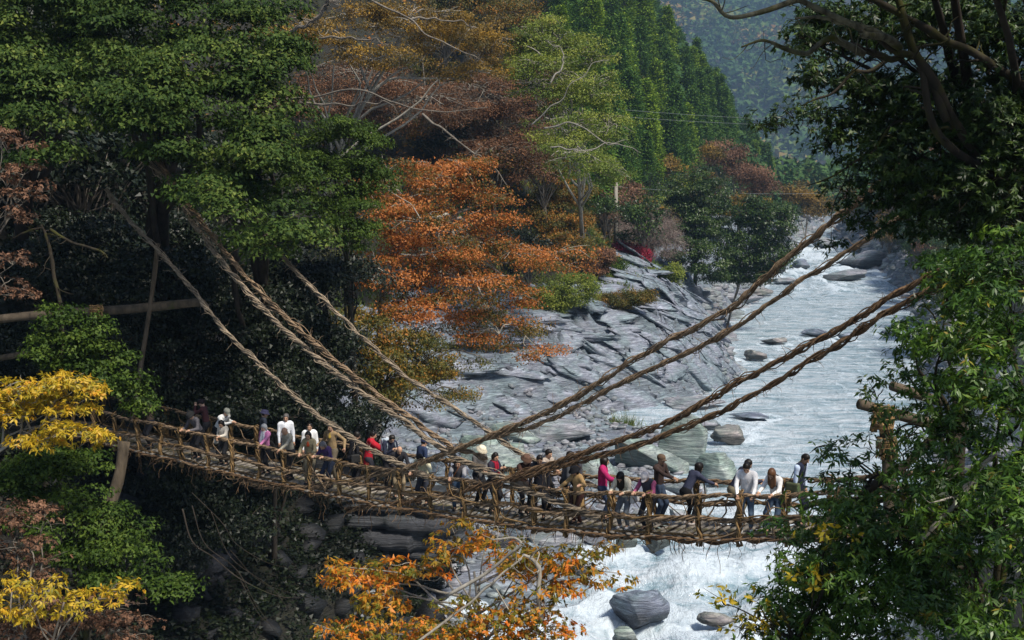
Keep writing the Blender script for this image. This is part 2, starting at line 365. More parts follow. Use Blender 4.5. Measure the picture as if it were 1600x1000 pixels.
veg_shade = np.maximum(veg_shade, np.clip((dr_all - 4 + 2 * fbm(GX / 5, GY / 5, seed=12)) / 2, 0, 1))
veg_shade = np.where(GY < 100, np.maximum(np.clip((ds_all - 2.5 + 2 * fbm(GX / 5, GY / 5, seed=11)) / 2, 0, 1), np.where(dr_all > 0, veg_shade, 0)), veg_shade)
veg_shade = np.where(GY > 440, 1, veg_shade)
veg_shade = np.where((GY < 82) & (ds_all > -9) & (GX < -3 + 1.5 * fbm(GX / 4, GY / 4, seed=13)), 1, veg_shade)  # dark ground spread under the bridge, painted in place of the shade there
m, n, l, b = new_mat('ground_rock_and_soil')
col, hh = rock_nodes(n, l, (.27, .31, .37), .9)
tt = noise_node(n, l, .5, 6, .65, mapped(n, l)); soil = ramp(n, [(.3, (.008, .007, .005)), (.5, (.020, .018, .010)), (.7, (.024, .030, .010))]); l.new(tt.outputs[0], soil.inputs[0])  # soil darker than its own tone, shade is in the colour
va = n.new('ShaderNodeAttribute'); va.attribute_name = 'veg_shade'
l.new(mix(n, l, va.outputs['Fac'], col, soil.outputs[0]), b.inputs['Base Color']); b.inputs['Roughness'].default_value = .7
bu = n.new('ShaderNodeBump'); bu.inputs['Strength'].default_value = .9; bu.inputs['Distance'].default_value = .4
l.new(hh, bu.inputs['Height']); l.new(bu.outputs[0], b.inputs['Normal'])
M['ground'] = m
me = np_mesh('terrain', np.stack([GX, GY, GZ], -1).reshape(-1, 3), grid_faces(len(gx), len(gy)), M['ground'], True, vattr={'veg_shade': veg_shade.ravel()})
tag(link('terrain', me), 'steep gorge sides with bluish layered rock along the river', kind='structure')
print('terrain', len(me.vertices), round(time.time() - T00, 1))

# ------------------------------------------------------------------ water
wx = np.concatenate([np.arange(-60, -5, 2.0), np.arange(-5, 60, .6), grow(60, 330, .8, 1.05)])
wy = np.concatenate([np.arange(-40, 56, 3.0), np.arange(56, 130, .6), grow(130, 600, .7, 1.025)])
WX, WY = np.meshgrid(wx, wy)
rapid = np.clip(1 - np.abs(WY - 66) / 26, 0, 1) ** .7 + np.clip(1 - np.abs(WY - 300) / 75, 0, 1) + .10
cxr = .5 * (np.interp(WY, SHORE[:, 1], SHORE[:, 0]) + np.interp(WY, R_BASE[:, 1], R_BASE[:, 0]))
sl = .85                                                              # flow runs along (-.5,-.85)
fu = WX * .86 - WY * .5; fv = WX * .5 + WY * .86
wn = fbm(fu / 2.6, fv / 4.5, o=4, seed=31); wn2 = 1 - np.abs(fbm(fu / 1.7, fv / 2.6, o=3, seed=37)) * 1.3
WZ0 = WZ(WY) + rapid * (.75 * wn + .5 * wn2) + .03 * wn
foam = np.clip(rapid * (.12 + 1.15 * wn + .45 * wn2) - .10, 0, 1.3)
for (bx, by, br) in [(7.3, 65.5, 2.4), (20.5, 114, 1.6)]:
    dd = np.hypot(WX - bx, WY - by + 1.2); foam += .8 * np.clip(1 - np.abs(dd - br) / 1.6, 0, 1)
edge = np.minimum(np.abs(sdist(WX, WY, SHORE)), np.abs(sdist(WX, WY, R_BASE)))
foam += .35 * np.clip(1 - edge / 1.4, 0, 1) * (.5 + wn)
m, n, l, b = new_mat('milky_sky_toned_water')
fa = n.new('ShaderNodeAttribute'); fa.attribute_name = 'foam'
v = mapped(n, l, 'Object', (1.0, .38, 1), (0, 0, math.radians(-28)))
t1 = noise_node(n, l, .75, 8, .68, v, .9); t2 = noise_node(n, l, 3.2, 6, .7, v, .5)
v3 = mapped(n, l, 'Object', (.25, .9, 1), (0, 0, math.radians(-12))); t3 = noise_node(n, l, 1.1, 6, .65, v3, .3)
cr = ramp(n, [(.32, (.16, .27, .32)), (.46, (.38, .49, .56)), (.62, (.68, .75, .81))]); l.new(t3.outputs[0], cr.inputs[0])  # paleness of the milky water includes sky reflection painted into the base colour
fz = mathn(n, l, 'ADD', fa.outputs['Fac'], mathn(n, l, 'MULTIPLY', mathn(n, l, 'SUBTRACT', t1.outputs[0], .47), 2.4))
fz = mathn(n, l, 'ADD', fz, mathn(n, l, 'MULTIPLY', mathn(n, l, 'SUBTRACT', t2.outputs[0], .5), .9))
fr = ramp(n, [(.22, (0, 0, 0)), (.75, (1, 1, 1))]); l.new(fz, fr.inputs[0])
l.new(mix(n, l, fr.outputs[0], cr.outputs[0], (.66, .75, .82)), b.inputs['Base Color'])
rr = ramp(n, [(0, (.12, .12, .12)), (1, (.65, .65, .65))]); l.new(fr.outputs[0], rr.inputs[0]); l.new(rr.outputs[0], b.inputs['Roughness'])
bu = n.new('ShaderNodeBump'); bu.inputs['Strength'].default_value = 1.0; bu.inputs['Distance'].default_value = .45
hs = mathn(n, l, 'ADD', t1.outputs[0], mathn(n, l, 'ADD', mathn(n, l, 'MULTIPLY', t2.outputs[0], .4), mathn(n, l, 'MULTIPLY', t3.outputs[0], .5)))
l.new(hs, bu.inputs['Height']); l.new(bu.outputs[0], b.inputs['Normal'])
me = np_mesh('water', np.stack([WX, WY, WZ0], -1).reshape(-1, 3), grid_faces(len(wx), len(wy)), m, True, vattr={'foam': foam.ravel()})
water_me = me
tag(link('river_water', me), 'milky blue river paled by painted sky reflection, with white rapids', kind='structure')

# ------------------------------------------------------------------ haze
hv = []
for z in (-26, 730):
    for y in (-75, 3300):
        for x in (-940, 1420): hv.append((x, y, z))
m = bpy.data.materials.new('thin_air'); m.use_nodes = True; n = m.node_tree.nodes; l = m.node_tree.links
n.remove(n['Principled BSDF']); pv = n.new('ShaderNodeVolumePrincipled'); pv.inputs['Color'].default_value = (.44, .68, 1, 1); pv.inputs['Density'].default_value = .00020
pv.inputs['Anisotropy'].default_value = .1
l.new(pv.outputs[0], n['Material Output'].inputs['Volume'])
me = np_mesh('haze', hv, np.array([(0, 1, 3, 2), (4, 6, 7, 5), (0, 4, 5, 1), (2, 3, 7, 6), (0, 2, 6, 4), (1, 5, 7, 3)])[:, ::-1], m)
tag(link('haze', me), 'thin bluish air filling the gorge', kind='stuff')

# ------------------------------------------------------------------ boulders
R = {}
R['blue'] = rock_mat('blue_grey_rock', (.22, .26, .33), 1.6, .5, .8, .15)
R['green'] = rock_mat('greenish_rock', (.27, .33, .31), 1.1, .6, .7, .12)
R['grey'] = rock_mat('grey_rock', (.31, .33, .36), 1.3, .65, .8, .15)
R['dark'] = rock_mat('shade_darkened_rock', (.03, .033, .04), 1.2, .5, .9, .25)  # rock tone darkened to stand in for shade under the overhang
R['slate'] = rock_mat('shade_darkened_slate', (.05, .056, .064), 1.0, .6, .9, .2)  # tone lowered as well, shadow below the deck is in the colour
R['brown'] = rock_mat('brownish_rock', (.27, .26, .25), 1.6, .65, .8, .12)
for k_, c_ in (('blue', (.22, .26, .33)), ('green', (.24, .29, .27)), ('grey', (.29, .31, .34)), ('brown', (.27, .26, .25)), ('dark', (.07, .075, .085))): R[k_ + '_wet'] = rock_mat('wet_footed_' + k_ + '_rock', c_, 1.5, .5, .9, .15, True)
WET = {3, 5, 8, 11, 12, 24, 25, 29, 31, 32, 33, 34, 35, 36, 37, 39, 40, 41, 42, 43, 44}; COLLAR = []
def Dw(py):
    D = 100.
    for _ in range(30):
        Y = D; D = .6 * D + .4 * (-WZ(Y)) * FPX / max(py - 290, 12)
    return D * math.cos(PITCH) / math.cos(PITCH)
def ico(sub):
    import bmesh
    bm = bmesh.new(); bmesh.ops.create_icosphere(bm, subdivisions=sub, radius=1)
    V = np.array([v.co[:] for v in bm.verts]); F = np.array([[v.index for v in f.verts] for f in bm.faces]); bm.free(); return V, F
ICO4 = ico(4); ICO3 = ico(3); ICO2 = ico(2); ICO1 = ico(1)
def rock_mesh(name, rx, ry, rz, mat, seed, cuts=12, tilt=0., sub=4, rough=.15):
    r = np.random.default_rng(seed * 3 + 1); cuts += 6; V, F = {4: ICO4, 3: ICO3}[sub]; V = V.copy()
    for k in range(cuts):
        nn = norm(r.normal(0, 1, 3)); d = r.uniform(.36, .74); e = V @ nn - d; V = V - np.where(e > 0, e, 0)[:, None] * nn * .96
    V *= 1 + rough * fbm(V[:, 0] * 1.7 + seed, V[:, 1] * 1.7, V[:, 2] * 1.7, o=4, seed=seed)[:, None]
    q = V @ norm(np.array([.4, .3, 1.])); V += norm(V) * (.035 * np.abs(((q * 4 + .3 * seed) % 1) - .5))[:, None]
    V = V * np.array([rx, ry, rz])
    c, s = math.cos(tilt), math.sin(tilt); V = np.stack([V[:, 0] * c + V[:, 2] * s, V[:, 1], -V[:, 0] * s + V[:, 2] * c], 1)
    return np_mesh(name, V, F, mat, False)
def boulder(px, py, wpx, hpx, mat, label, seed, tilt=0., cuts=9, group=None, D=None, depth=None):
    """px, py: middle of its foot on the photograph"""
    D = D or Dw(py); p = W(px, py, D); rx = wpx * D / FPX * .60; rz = hpx * D / FPX * .76
    me = rock_mesh('boulder', rx, depth or rx * .8, rz, R[mat + '_wet'] if seed in WET else R[mat], seed, cuts, tilt)
    if seed in WET: COLLAR.append((p[0], p[1] + rx * .5, rx, depth or rx * .8))
    o = link('boulder', me, None, (p[0], p[1] + rx * .5, p[2] + rz * .55)); o.rotation_euler.z = (seed % 7 - 3) * .12
    return tag(o, label, 'boulder', group)
BG = 'boulders on the river bank and in the water'
for a in [
    (1000, 985, 78, 54, 'blue', 'large dark blue veined boulder in the white rapids below the bridge', 3, .15, 0),
    (977, 1012, 56, 34, 'green', 'small rounded greenish boulder at the bottom edge, before the big blue one', 5),
    (1128, 980, 60, 16, 'brown', 'low brown rock barely out of the rapids by the bottom right bush', 8),
    (1145, 694, 52, 24, 'brown', 'grey brown boulder standing alone in the river right of the bank', 11),
    (1122, 692, 12, 10, 'dark', 'little dark stone touching the lone brown boulder in the river', 12),
    (1062, 728, 66, 74, 'green', 'big upright green grey boulder leaning at the river edge above the magenta jacket', 217, .5, 1),
    (1010, 742, 140, 48, 'green', 'long sloping green slab boulder behind the magenta jacket', 114, .42, 3),
    (1128, 762, 70, 42, 'green', 'smooth green grey boulder just behind the far rail near the navy sweater', 15, .1, 5),
    (1085, 790, 80, 40, 'grey', 'pale grey boulder half under the far rail left of the smooth green one', 16, .2),
    (1062, 820, 60, 22, 'grey', 'flat pale boulder seen through the bridge side', 17),
    (880, 700, 150, 46, 'grey', 'pale weathered boulder in the upper part of the boulder pile', 18, .1, 8),
    (800, 702, 130, 40, 'green', 'dark undercut green boulder left of the pale weathered one', 19, .15, 8),
    (770, 748, 170, 60, 'green', 'broad green boulder behind the bucket hat', 120, .2, 0),
    (930, 770, 120, 60, 'green', 'green grey boulder between the camel coat and the magenta jacket', 21, .25, 7),
    (870, 775, 90, 60, 'grey', 'blocky grey boulder behind the black suit', 22, -.1, 9),
    (700, 770, 120, 60, 'blue', 'blue grey boulder behind the cable crossing', 23, .1, 9),
    (982, 864, 44, 38, 'green', 'mottled green boulder under the bridge, left of a pair', 24, 0, 7),
    (1032, 862, 48, 38, 'green', 'smooth darker green boulder under the bridge, right of a pair', 25, .1, 5),
    (880, 868, 90, 52, 'grey', 'pale angular boulder under the bridge above the orange leaves', 26, .3, 9),
    (820, 862, 60, 50, 'blue', 'bluish boulder under the bridge left of the pale angular one', 27, .2, 9),
    (935, 862, 76, 44, 'grey', 'grey flat topped boulder under the bridge next to the water', 28, .1, 9),
    (905, 900, 70, 22, 'grey', 'low grey rock at the water edge below the bridge', 29),
    (780, 880, 70, 50, 'dark', 'dark shaded boulder under the bridge at the left of the pile', 30, .2, 9),
    (1183, 564, 44, 14, 'brown', 'small tan rock in the river near the tip of the rock face', 31),
    (1213, 538, 40, 10, 'brown', 'flat pinkish rock in mid river between the upper cables', 32),
    (1280, 527, 60, 14, 'blue', 'long bluish rock in mid river right of the pinkish one', 33),
    (1322, 532, 34, 12, 'blue', 'small bluish rock right of the long one in mid river', 34),
    (1395, 524, 40, 9, 'blue', 'low blue rock near the right edge of the river', 35),
    (1180, 655, 70, 8, 'blue', 'flat submerged blue rock left of midstream', 36),
    (1100, 672, 60, 14, 'grey', 'flat grey rock off the boulder pile in the river', 37),
    (1090, 640, 120, 10, 'grey', 'low grey shelf of rock at the foot of the rock face', 38),
    (1250, 421, 40, 14, 'blue', 'blue boulder in the upper rapids under the highest cable', 39),
    (1215, 428, 46, 20, 'dark', 'dark boulder left of the upper rapids', 40),
    (1360, 420, 110, 26, 'grey', 'wide pale boulder on the right side of the upper rapids', 41),
    (1330, 438, 80, 16, 'grey', 'low wide rock below the pale boulder at the upper rapids', 42),
    (1385, 400, 90, 24, 'brown', 'brownish boulder behind the upper rapids', 43),
    (1290, 388, 50, 20, 'grey', 'grey boulder where the river comes round the bend', 44),
    (1240, 395, 40, 18, 'grey', 'rounded boulder left of the river bend', 45),
    (1160, 476, 60, 14, 'grey', 'low rock on the left shore under the shrubby tree', 46),
    (1190, 462, 50, 14, 'brown', 'brown rock on the left shore of the river', 47),
    (1225, 445, 50, 12, 'grey', 'grey rock on the left shore near the rapids', 48)]:
    px, py, wp, hp, mt, lb, sdd = a[:7]; ti = a[7] if len(a) > 7 else 0; cu = a[8] if len(a) > 8 else 9
    boulder(px, py, wp, hp, mt, lb, sdd, ti, cu, BG)
for bx, by, ra, rb_ in COLLAR:
    dx = WX - bx; dy = WY - by; q_ = np.hypot(dx / ra, dy / rb_); rr_ = (q_ - 1) * (ra + rb_) / 2
    foam += 1.0 * np.clip(1 - np.abs(rr_ - .1) / .55, 0, 1) * (.7 + .5 * wn)
    al = -(dx * .35 + dy * .94); ac = dx * .94 - dy * .35                              # wake on the downstream side
    foam += .55 * np.clip(1 - np.abs(ac) / (ra * 1.1), 0, 1) * np.clip(al / rb_, 0, 1) * np.clip(1 - al / (ra * 5), 0, 1) * (.6 + .7 * wn)
water_me.attributes['foam'].data.foreach_set('value', foam.ravel().astype(np.float32))
# the dark ledges at lower left
def ledge(name, pts, D, thick, mat, label, seed):
    """blocky ledge: outline on the photograph at distance D, extruded back"""
    P = [W(x, y, D) for x, y in pts]; c = np.mean(P, 0)
    px = [p[0] for p in pts]; py = [p[1] for p in pts]
    rx = (max(px) - min(px)) * D / FPX / 2; rz = (max(py) - min(py)) * D / FPX / 2
    r = np.random.default_rng(seed); nx, nz = 46, 30
    u, v = np.meshgrid(np.linspace(-1, 1, nx), np.linspace(-1, 1, nz))
    e = np.clip(1 - np.abs(u) ** 6, 0, 1) ** .4 * np.clip(1 - np.abs(v) ** 5, 0, 1) ** .4
    X = u * rx * (1 + .06 * vnoise(v * 3, v * 0 + seed, seed=seed)); Z = v * rz * (1 + .10 * vnoise(u * 2, u * 0, seed=seed + 1))
    lay = (np.abs(((Z * 1.1 + .25 * vnoise(X * .5, Z * .5, seed=seed) + .1 * X) % 1) - .5) * 2) ** 4
    blk = np.floor(X * .45 + .8 * np.floor(Z * 1.1 + .1 * X) * .7); step = _hash(blk, np.floor(Z * 1.1 + .1 * X), blk * 0, seed)
    Yy = -thick * e + .55 * lay + .28 * step + .22 * fbm(X * .8, Z * .8, o=4, seed=seed)
    V = np.stack([X + c[0], Yy + c[1] + thick, Z + c[2] + 0 * X], -1).reshape(-1, 3)
    return tag(link(name, np_mesh(name, V, grid_faces(nx, nz), R[mat], False)), label, 'rock ledge')
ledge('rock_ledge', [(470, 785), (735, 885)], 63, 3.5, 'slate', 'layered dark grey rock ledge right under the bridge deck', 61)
ledge('rock_ledge', [(350, 770), (500, 900)], 66, 3.5, 'dark', 'glistening rock wall left of the layered ledge, colour darkened for shade', 62)
ledge('rock_ledge', [(220, 880), (350, 1060)], 52, 3.0, 'dark', 'rock face at the lower left beside the green shrub, blackened for shade', 63)
def scatter_rocks(name, label, pts, dims, tilts, mat, seed, sub=2, kind='stuff'):
    r = np.random.default_rng(seed); Vb, Fb = {2: ICO2, 3: ICO3, 1: ICO1}[sub]; Vs = []; Fs = []; base = 0
    for p, dm, tl in zip(pts, dims, tilts):
        V = Vb.copy()
        for k in range(7):
            nn = norm(r.normal(0, 1, 3)); e = V @ nn - r.uniform(.35, .75); V = V - np.where(e > 0, e, 0)[:, None] * nn
        V = V * (1 + .12 * r.normal(0, 1, (len(V), 1)) * (sub > 1)) * dm
        Rm = tl if not isinstance(tl, tuple) else np.array((Matrix.Rotation(tl[2], 3, 'Z') @ Matrix.Rotation(tl[1], 3, 'Y') @ Matrix.Rotation(tl[0], 3, 'X'))); Vs.append(V @ Rm.T + p); Fs.append(Fb + base); base += len(V)
    o = link(name, np_mesh(name, np.concatenate(Vs), np.concatenate(Fs), mat)); tag(o, label, kind=kind)
def slope_axes(X, Y, r):
    e = 1.5; gxx = (height(X + e, Y, False) - height(X - e, Y, False)) / (2 * e); gyy = (height(X, Y + e, False) - height(X, Y - e, False)) / (2 * e); out = []
    for a, b_ in zip(gxx, gyy):
        nn = norm(np.array([-a, -b_, 1.0]) + r.normal(0, .13, 3)); lx = norm(np.cross(nn, [-.25, 1, .35]) + r.normal(0, .10, 3)); lx = norm(lx - (lx @ nn) * nn); out.append(np.stack([lx, np.cross(nn, lx), nn], 1))
    return out
r = np.random.default_rng(44); X = r.uniform(-14, 27, 4000); Y = r.uniform(112, 172, 4000); d = sdist(X, Y, S_BASE); ok = (d > .3) & (d < 13); X, Y, d = X[ok][:260], Y[ok][:260], d[ok][:260]; Z = height(X, Y)
scatter_rocks('bedrock_ledges', 'slanting broken ledges of layered blue grey bedrock', np.stack([X, Y, Z + .02], 1), [np.array([r.uniform(1.6, 6.0), r.uniform(.7, 2.0), r.uniform(.25, .65)]) for _ in X], slope_axes(X, Y, r), rock_mat('layered_blue_rock', (.27, .31, .37), 1.4, .6, .9, .12), 45, 3, 'structure')
X = r.uniform(-14, 34, 9000); Y = r.uniform(58, 150, 9000); dh_, ds_ = sdist(X, Y, SHORE), sdist(X, Y, S_BASE); ok = (dh_ > -.7) & (ds_ < 1.5); X, Y = X[ok][:1500], Y[ok][:1500]; Z = height(X, Y); sz = r.uniform(.12, .55, len(X)) ** 1.2
scatter_rocks('river_stones', 'loose grey stones and cobbles between the boulders', np.stack([X, Y, Z + sz * .2], 1), [q * np.array([1.3, 1, .75]) for q in sz], [tuple(r.uniform(-.5, .5, 3)) for _ in X], R['grey'], 46, 1)
X = r.uniform(-30, 4, 9000); Y = r.uniform(38, 78, 9000); ds_ = sdist(X, Y, S_BASE); ok = (ds_ > -1.5) & (ds_ < 12); X, Y = X[ok][:330], Y[ok][:330]; Z = height(X, Y); sz = r.uniform(.3, 1.1, len(X))
scatter_rocks('shade_toned_rocks', 'jumble of rocks blackened for the shade under the bridge', np.stack([X, Y, Z], 1), [q * np.array([1.4, 1, .8]) for q in sz], [tuple(r.uniform(-.6, .6, 3)) for _ in X], rock_mat('shade_blackened_rock', (.008, .009, .011), 1.2, .6, .9, .1), 47, 1)  # near black tone replaces the shade these rocks would lie in
X = r.uniform(20, 110, 30000); Y = r.uniform(80, 420, 30000); dr_ = sdist(X, Y, R_BASE); dl_ = sdist(X, Y, SHORE); ok = ((dr_ < .8) & (dr_ > -4)) | ((dl_ > -.6) & (dl_ < 4) & (Y > 150)); X, Y = X[ok][:1500], Y[ok][:1500]; Z = height(X, Y); sz = r.uniform(.3, 1.3, len(X)) * (.6 + Y / 500)
scatter_rocks('shore_rocks', 'rough grey rocks along both shores upstream', np.stack([X, Y, np.maximum(Z, WZ(Y) - .1)], 1), [q * np.array([1.4, 1, .7]) for q in sz], [tuple(r.uniform(-.4, .4, 3)) for _ in X], R['grey'], 48, 1)
print('rocks', round(time.time() - T00, 1))

# ------------------------------------------------------------------ foliage
TRI = 0
def leaves(Cn, ax, nr, Ln, Wd, tint, tri=True):
    """leaves: base Cn, along ax, facing nr; near ones rhombic, the others pointed triangles"""
    ax = norm(ax); sd_ = norm(np.cross(nr, ax)); nn = np.cross(ax, sd_)
    Ln = np.broadcast_to(Ln, (len(Cn),))[:, None]; Wd = np.broadcast_to(Wd, (len(Cn),))[:, None]
    if tri:
        V = np.stack([Cn + sd_ * Wd * .68 + ax * Ln * .12, Cn + ax * Ln, Cn - sd_ * Wd * .68 + nn * Wd * .15], 1).reshape(-1, 3)
        return V, np.arange(len(Cn))[:, None] * 3 + np.arange(3)[None], tint
    mid = Cn + ax * Ln * .45 + nn * Wd * .12
    V = np.stack([Cn, mid + sd_ * Wd / 2, Cn + ax * Ln, mid - sd_ * Wd / 2], 1).reshape(-1, 3)
    i = np.arange(len(Cn))[:, None] * 4
    return V, i + np.arange(4)[None], tint
def clump_leaves(clumps, r, spec):
    """clumps: list of (centre, (rx,ry,rz)); returns V, Q, tint"""
    Vs, Qs, Ts = [], [], []; base = 0
    kind = spec.get('shape', 'dome'); Ln = spec['leaf']; Wd = spec.get('width', Ln * .5)
    k = spec.get('per_tuft', 7); up = spec.get('up', .6); droop = spec.get('droop', .25)
    for c, rad in clumps:
        rad = np.asarray(rad, float); nt_ = max(2, int(spec['tufts'] * r.uniform(.7, 1.2)))
        d = norm(r.normal(0, 1, (nt_, 3)))
        if kind == 'dome':
            d[:, 2] = np.where(d[:, 2] < -.15, -d[:, 2] * .6, d[:, 2])
            rr = r.uniform(.72, 1.04, nt_)[:, None]; P = d * rr
            P *= 1 + .18 * np.sin(d[:, :1] * 6 + r.uniform(0, 6)) * np.cos(d[:, 1:2] * 7 + r.uniform(0, 6))
        elif kind == 'disc':
            a = r.uniform(0, 2 * np.pi, nt_); q = np.sqrt(r.uniform(0, 1, nt_))
            P = np.stack([np.cos(a) * q, np.sin(a) * q, r.normal(0, .22, nt_) - .25 * q * q], 1)
        else:
            P = d * (r.uniform(0, 1, nt_)[:, None] ** .45)
        n_out = norm(P / 1.0 + [0, 0, 1e-3])
        tp = c + P * rad
        tp = np.repeat(tp, k, 0); n_out = np.repeat(n_out, k, 0); N_ = len(tp)
        tang = norm(np.cross(n_out + [0, 0, .2], r.normal(0, 1, (N_, 3))))
        ax = tang + n_out * .35 + np.array([0, 0, -droop]) + r.normal(0, .2, (N_, 3))
        nr = n_out * .6 + np.array([0, 0, up]) + r.normal(0, .38, (N_, 3))
        st = tp + r.normal(0, 1, (N_, 3)) * Ln * spec.get('spread', .35)
        ct = r.uniform(0, 1)
        wc = spec.get('cvar', .34); ti = wc * ct + .22 * np.repeat(r.uniform(0, 1, nt_), k) + (.78 - wc) * r.uniform(0, 1, N_)
        ti = np.clip((ti - .5) * spec.get('contrast', 1.35) + .5 + spec.get('shift', 0), 0, 1)
        V, Q, T = leaves(st, ax, nr, Ln * r.uniform(.7, 1.2, N_), Wd * r.uniform(.75, 1.2, N_), ti, spec.get('tri', True))
        Vs.append(V); Qs.append(Q + base); Ts.append(T); base += len(V)
    return np.concatenate(Vs), np.concatenate(Qs), np.concatenate(Ts)
def blob(px, py, D, rpx, rpy, rd=None):
    s = D / FPX; return (W(px, py, D), np.array([rpx * s, rd if rd else (rpx + rpy) * .45 * s, rpy * s]))
def make_tree(name, label, cat, base, blobs, spec, lm, bm, r_trunk=.25, group=None, seed=0, dens=1.0, trunk=None, limbs=True, twig_r=.02, thin=1.0):
    """blobs: list of (centre, radii) that make the crown; spec: leaf and clump settings"""
    global TRI
    r = np.random.default_rng(seed + 100); base = np.asarray(base, float)
    root = thing(name, label, cat, base, group)
    cs = spec['clump']; fl = spec.get('flat', .55); clumps = []; owner = []
    for bi, (c, rad) in enumerate(blobs):
        vol = rad[0] * rad[1] * rad[2]; surf = (rad[0] * rad[1] + rad[0] * rad[2] + rad[1] * rad[2]) / 3 * 4 * np.pi
        nn = int(max(3, surf / (cs * cs * 2.1) * spec.get('fill', 1.0) * dens))
        d = norm(r.normal(0, 1, (nn * 2, 3))); d = d[(d[:, 1] < .45)][:nn]                  # denser towards the open side
        P = c + d * rad * (r.uniform(.25, 1, (len(d), 1)) ** .55) * 1.08
        for p in P:
            s = cs * r.uniform(.65, 1.35); clumps.append((p, (s, s, s * fl))); owner.append(bi)
    V, Q, T = clump_leaves(clumps, r, spec); TRI += len(Q) * (Q.shape[1] - 2)
    o = link('crown', np_mesh('crown', V - base, Q, lm, tint=T), root); o['kind'] = 'stuff'
    cen = np.mean([b_[0] for b_ in blobs], 0)
    if trunk is None:
        top = cen + np.array([0, 0, -.1]); midp = base * .5 + top * .5; midp[2] += .1 * (top[2] - base[2])
        trunk = [base - [0, 0, .6], base * .65 + midp * .35, midp, top]
    tp = smooth_path(trunk, 24); tr = r_trunk * np.linspace(1, .32, 24)
    mb = MB(); tube(mb, tp, tr, 10, .5); me = mb.mesh('trunk', bm, True, base); TRI += 2 * len(me.polygons); link('trunk', me, root)
    lp = []
    for bi, (c, rad) in enumerate(blobs):
        nl = 1 if rad[0] < cs * 2 else 2
        for q in range(nl):
            k = int(np.clip(r.normal(14 + 4 * q, 4), 6, 21)); e = c + r.uniform(-.55, .55, 3) * rad
            P = wander(tp[k], e, 5, .065, .06, r); L_ = len(P); lr = r_trunk * .42 * thin * np.linspace(1, .18, L_)
            lp.append((bi, P))
            mb = MB(); tube(mb, P, lr, 7, r.uniform(.2, 1)); me = mb.mesh('limb', bm, True, base); TRI += 2 * len(me.polygons); link('limb', me, root)
    mb = MB()
    allp = np.concatenate([P for _, P in lp]); 
    for (c, rad), bi in zip(clumps, owner):
        if r.uniform() > spec.get('twigs', .6): continue
        own = np.concatenate([P for b_, P in lp if b_ == bi]); k = np.argmin(np.linalg.norm(own - c, axis=1) + r.uniform(0, 1, len(own)) * cs)
        P = wander(own[k], c + r.normal(0, .25, 3) * cs, 4, .13, .05, r); tube(mb, P, twig_r * np.linspace(1.5, .4, len(P)), 4, r.uniform(0, 1))
        for q in range(spec.get('sprigs', 1)):
            e = c + norm(r.normal(0, 1, 3)) * [rad[0], rad[1], rad[2]] * 1.0; P2 = wander(P[len(P) // 2], e, 3, .12, .03, r)
            tube(mb, P2, twig_r * np.linspace(.8, .3, len(P2)), 3, r.uniform(0, 1))
    me = mb.mesh('twig', bm, True, base)
    if me: TRI += 2 * len(me.polygons); o = link('twig', me, root); o['kind'] = 'stuff'
    return root
def ground_at(px, D):
    p = W(px, 500, D); return np.array([p[0], p[1], float(height(np.array([p[0]]), np.array([p[1]]), False)[0])])
def ground_hit(px, py, lift=0.0):
    D = np.arange(45, 420, .5); d = ray(px, py); P = d[None] * D[:, None]; h_ = height(P[:, 0], P[:, 1], False); k = int(np.argmax(P[:, 2] < h_)); return P[k] + [0, 0, lift], float(D[k])

OAK = dict(leaf=.165, width=.085, clump=1.05, tufts=76, per_tuft=5, fill=1.4, flat=.42, up=.7, droop=.3, spread=.6, twigs=.35, sprigs=0, shape='dome', contrast=1.15)
UNDER = dict(leaf=.17, width=.08, clump=.8, tufts=32, per_tuft=6, fill=1.5, flat=.4, up=.9, droop=.2, spread=.7, twigs=.5, sprigs=1, shape='disc')
FLAT = dict(cvar=.5, leaf=.13, width=.07, clump=1.2, tufts=50, per_tuft=5, fill=1.9, flat=.22, up=1.0, droop=.15, spread=1.0, twigs=.8, sprigs=2, shape='disc', contrast=1.4)
LANCE = dict(tri=False, leaf=.115, width=.034, clump=.36, tufts=12, per_tuft=10, fill=1.5, flat=.7, up=.5, droop=.65, spread=.12, twigs=.5, sprigs=2, shape='dome', contrast=1.3)

# --- evergreen oaks over the left bridge head
eo = 'broad evergreen trees over the left bridge head'
make_tree('evergreen_oak', 'dense dark green evergreen tree at the top left corner', 'tree', ground_at(20, 54),
    [blob(60, 40, 46, 95, 60), blob(30, 130, 45, 80, 60), blob(110, 140, 44, 70, 40), blob(60, 215, 43, 60, 40), blob(150, 30, 47, 60, 50)], OAK, L['oak'], M['bark'], .45, eo, 1)
make_tree('evergreen_oak', 'tallest dense evergreen tree with layered domes of foliage, above the left cables', 'tree', ground_at(250, 56),
    [blob(200, 60, 46, 85, 60), blob(300, 30, 47, 80, 55), blob(240, 130, 44, 90, 50), blob(190, 190, 43, 60, 40), blob(290, 215, 43, 90, 45), blob(230, 175, 43, 70, 40), blob(330, 110, 45, 70, 50)], OAK, L['oak'], M['bark'], .5, eo, 2)
make_tree('evergreen_oak', 'dense evergreen in the middle of the left canopy, left of the round bright green tree', 'tree', ground_at(420, 58),
    [blob(390, 90, 46, 70, 70), blob(400, 170, 45, 75, 50), blob(370, 250, 44, 90, 50), blob(430, 290, 45, 60, 50), blob(340, 320, 42, 55, 35), blob(420, 375, 43, 70, 30), blob(430, 60, 48, 25, 60)], OAK, L['oak'], M['bark'], .42, eo, 3)
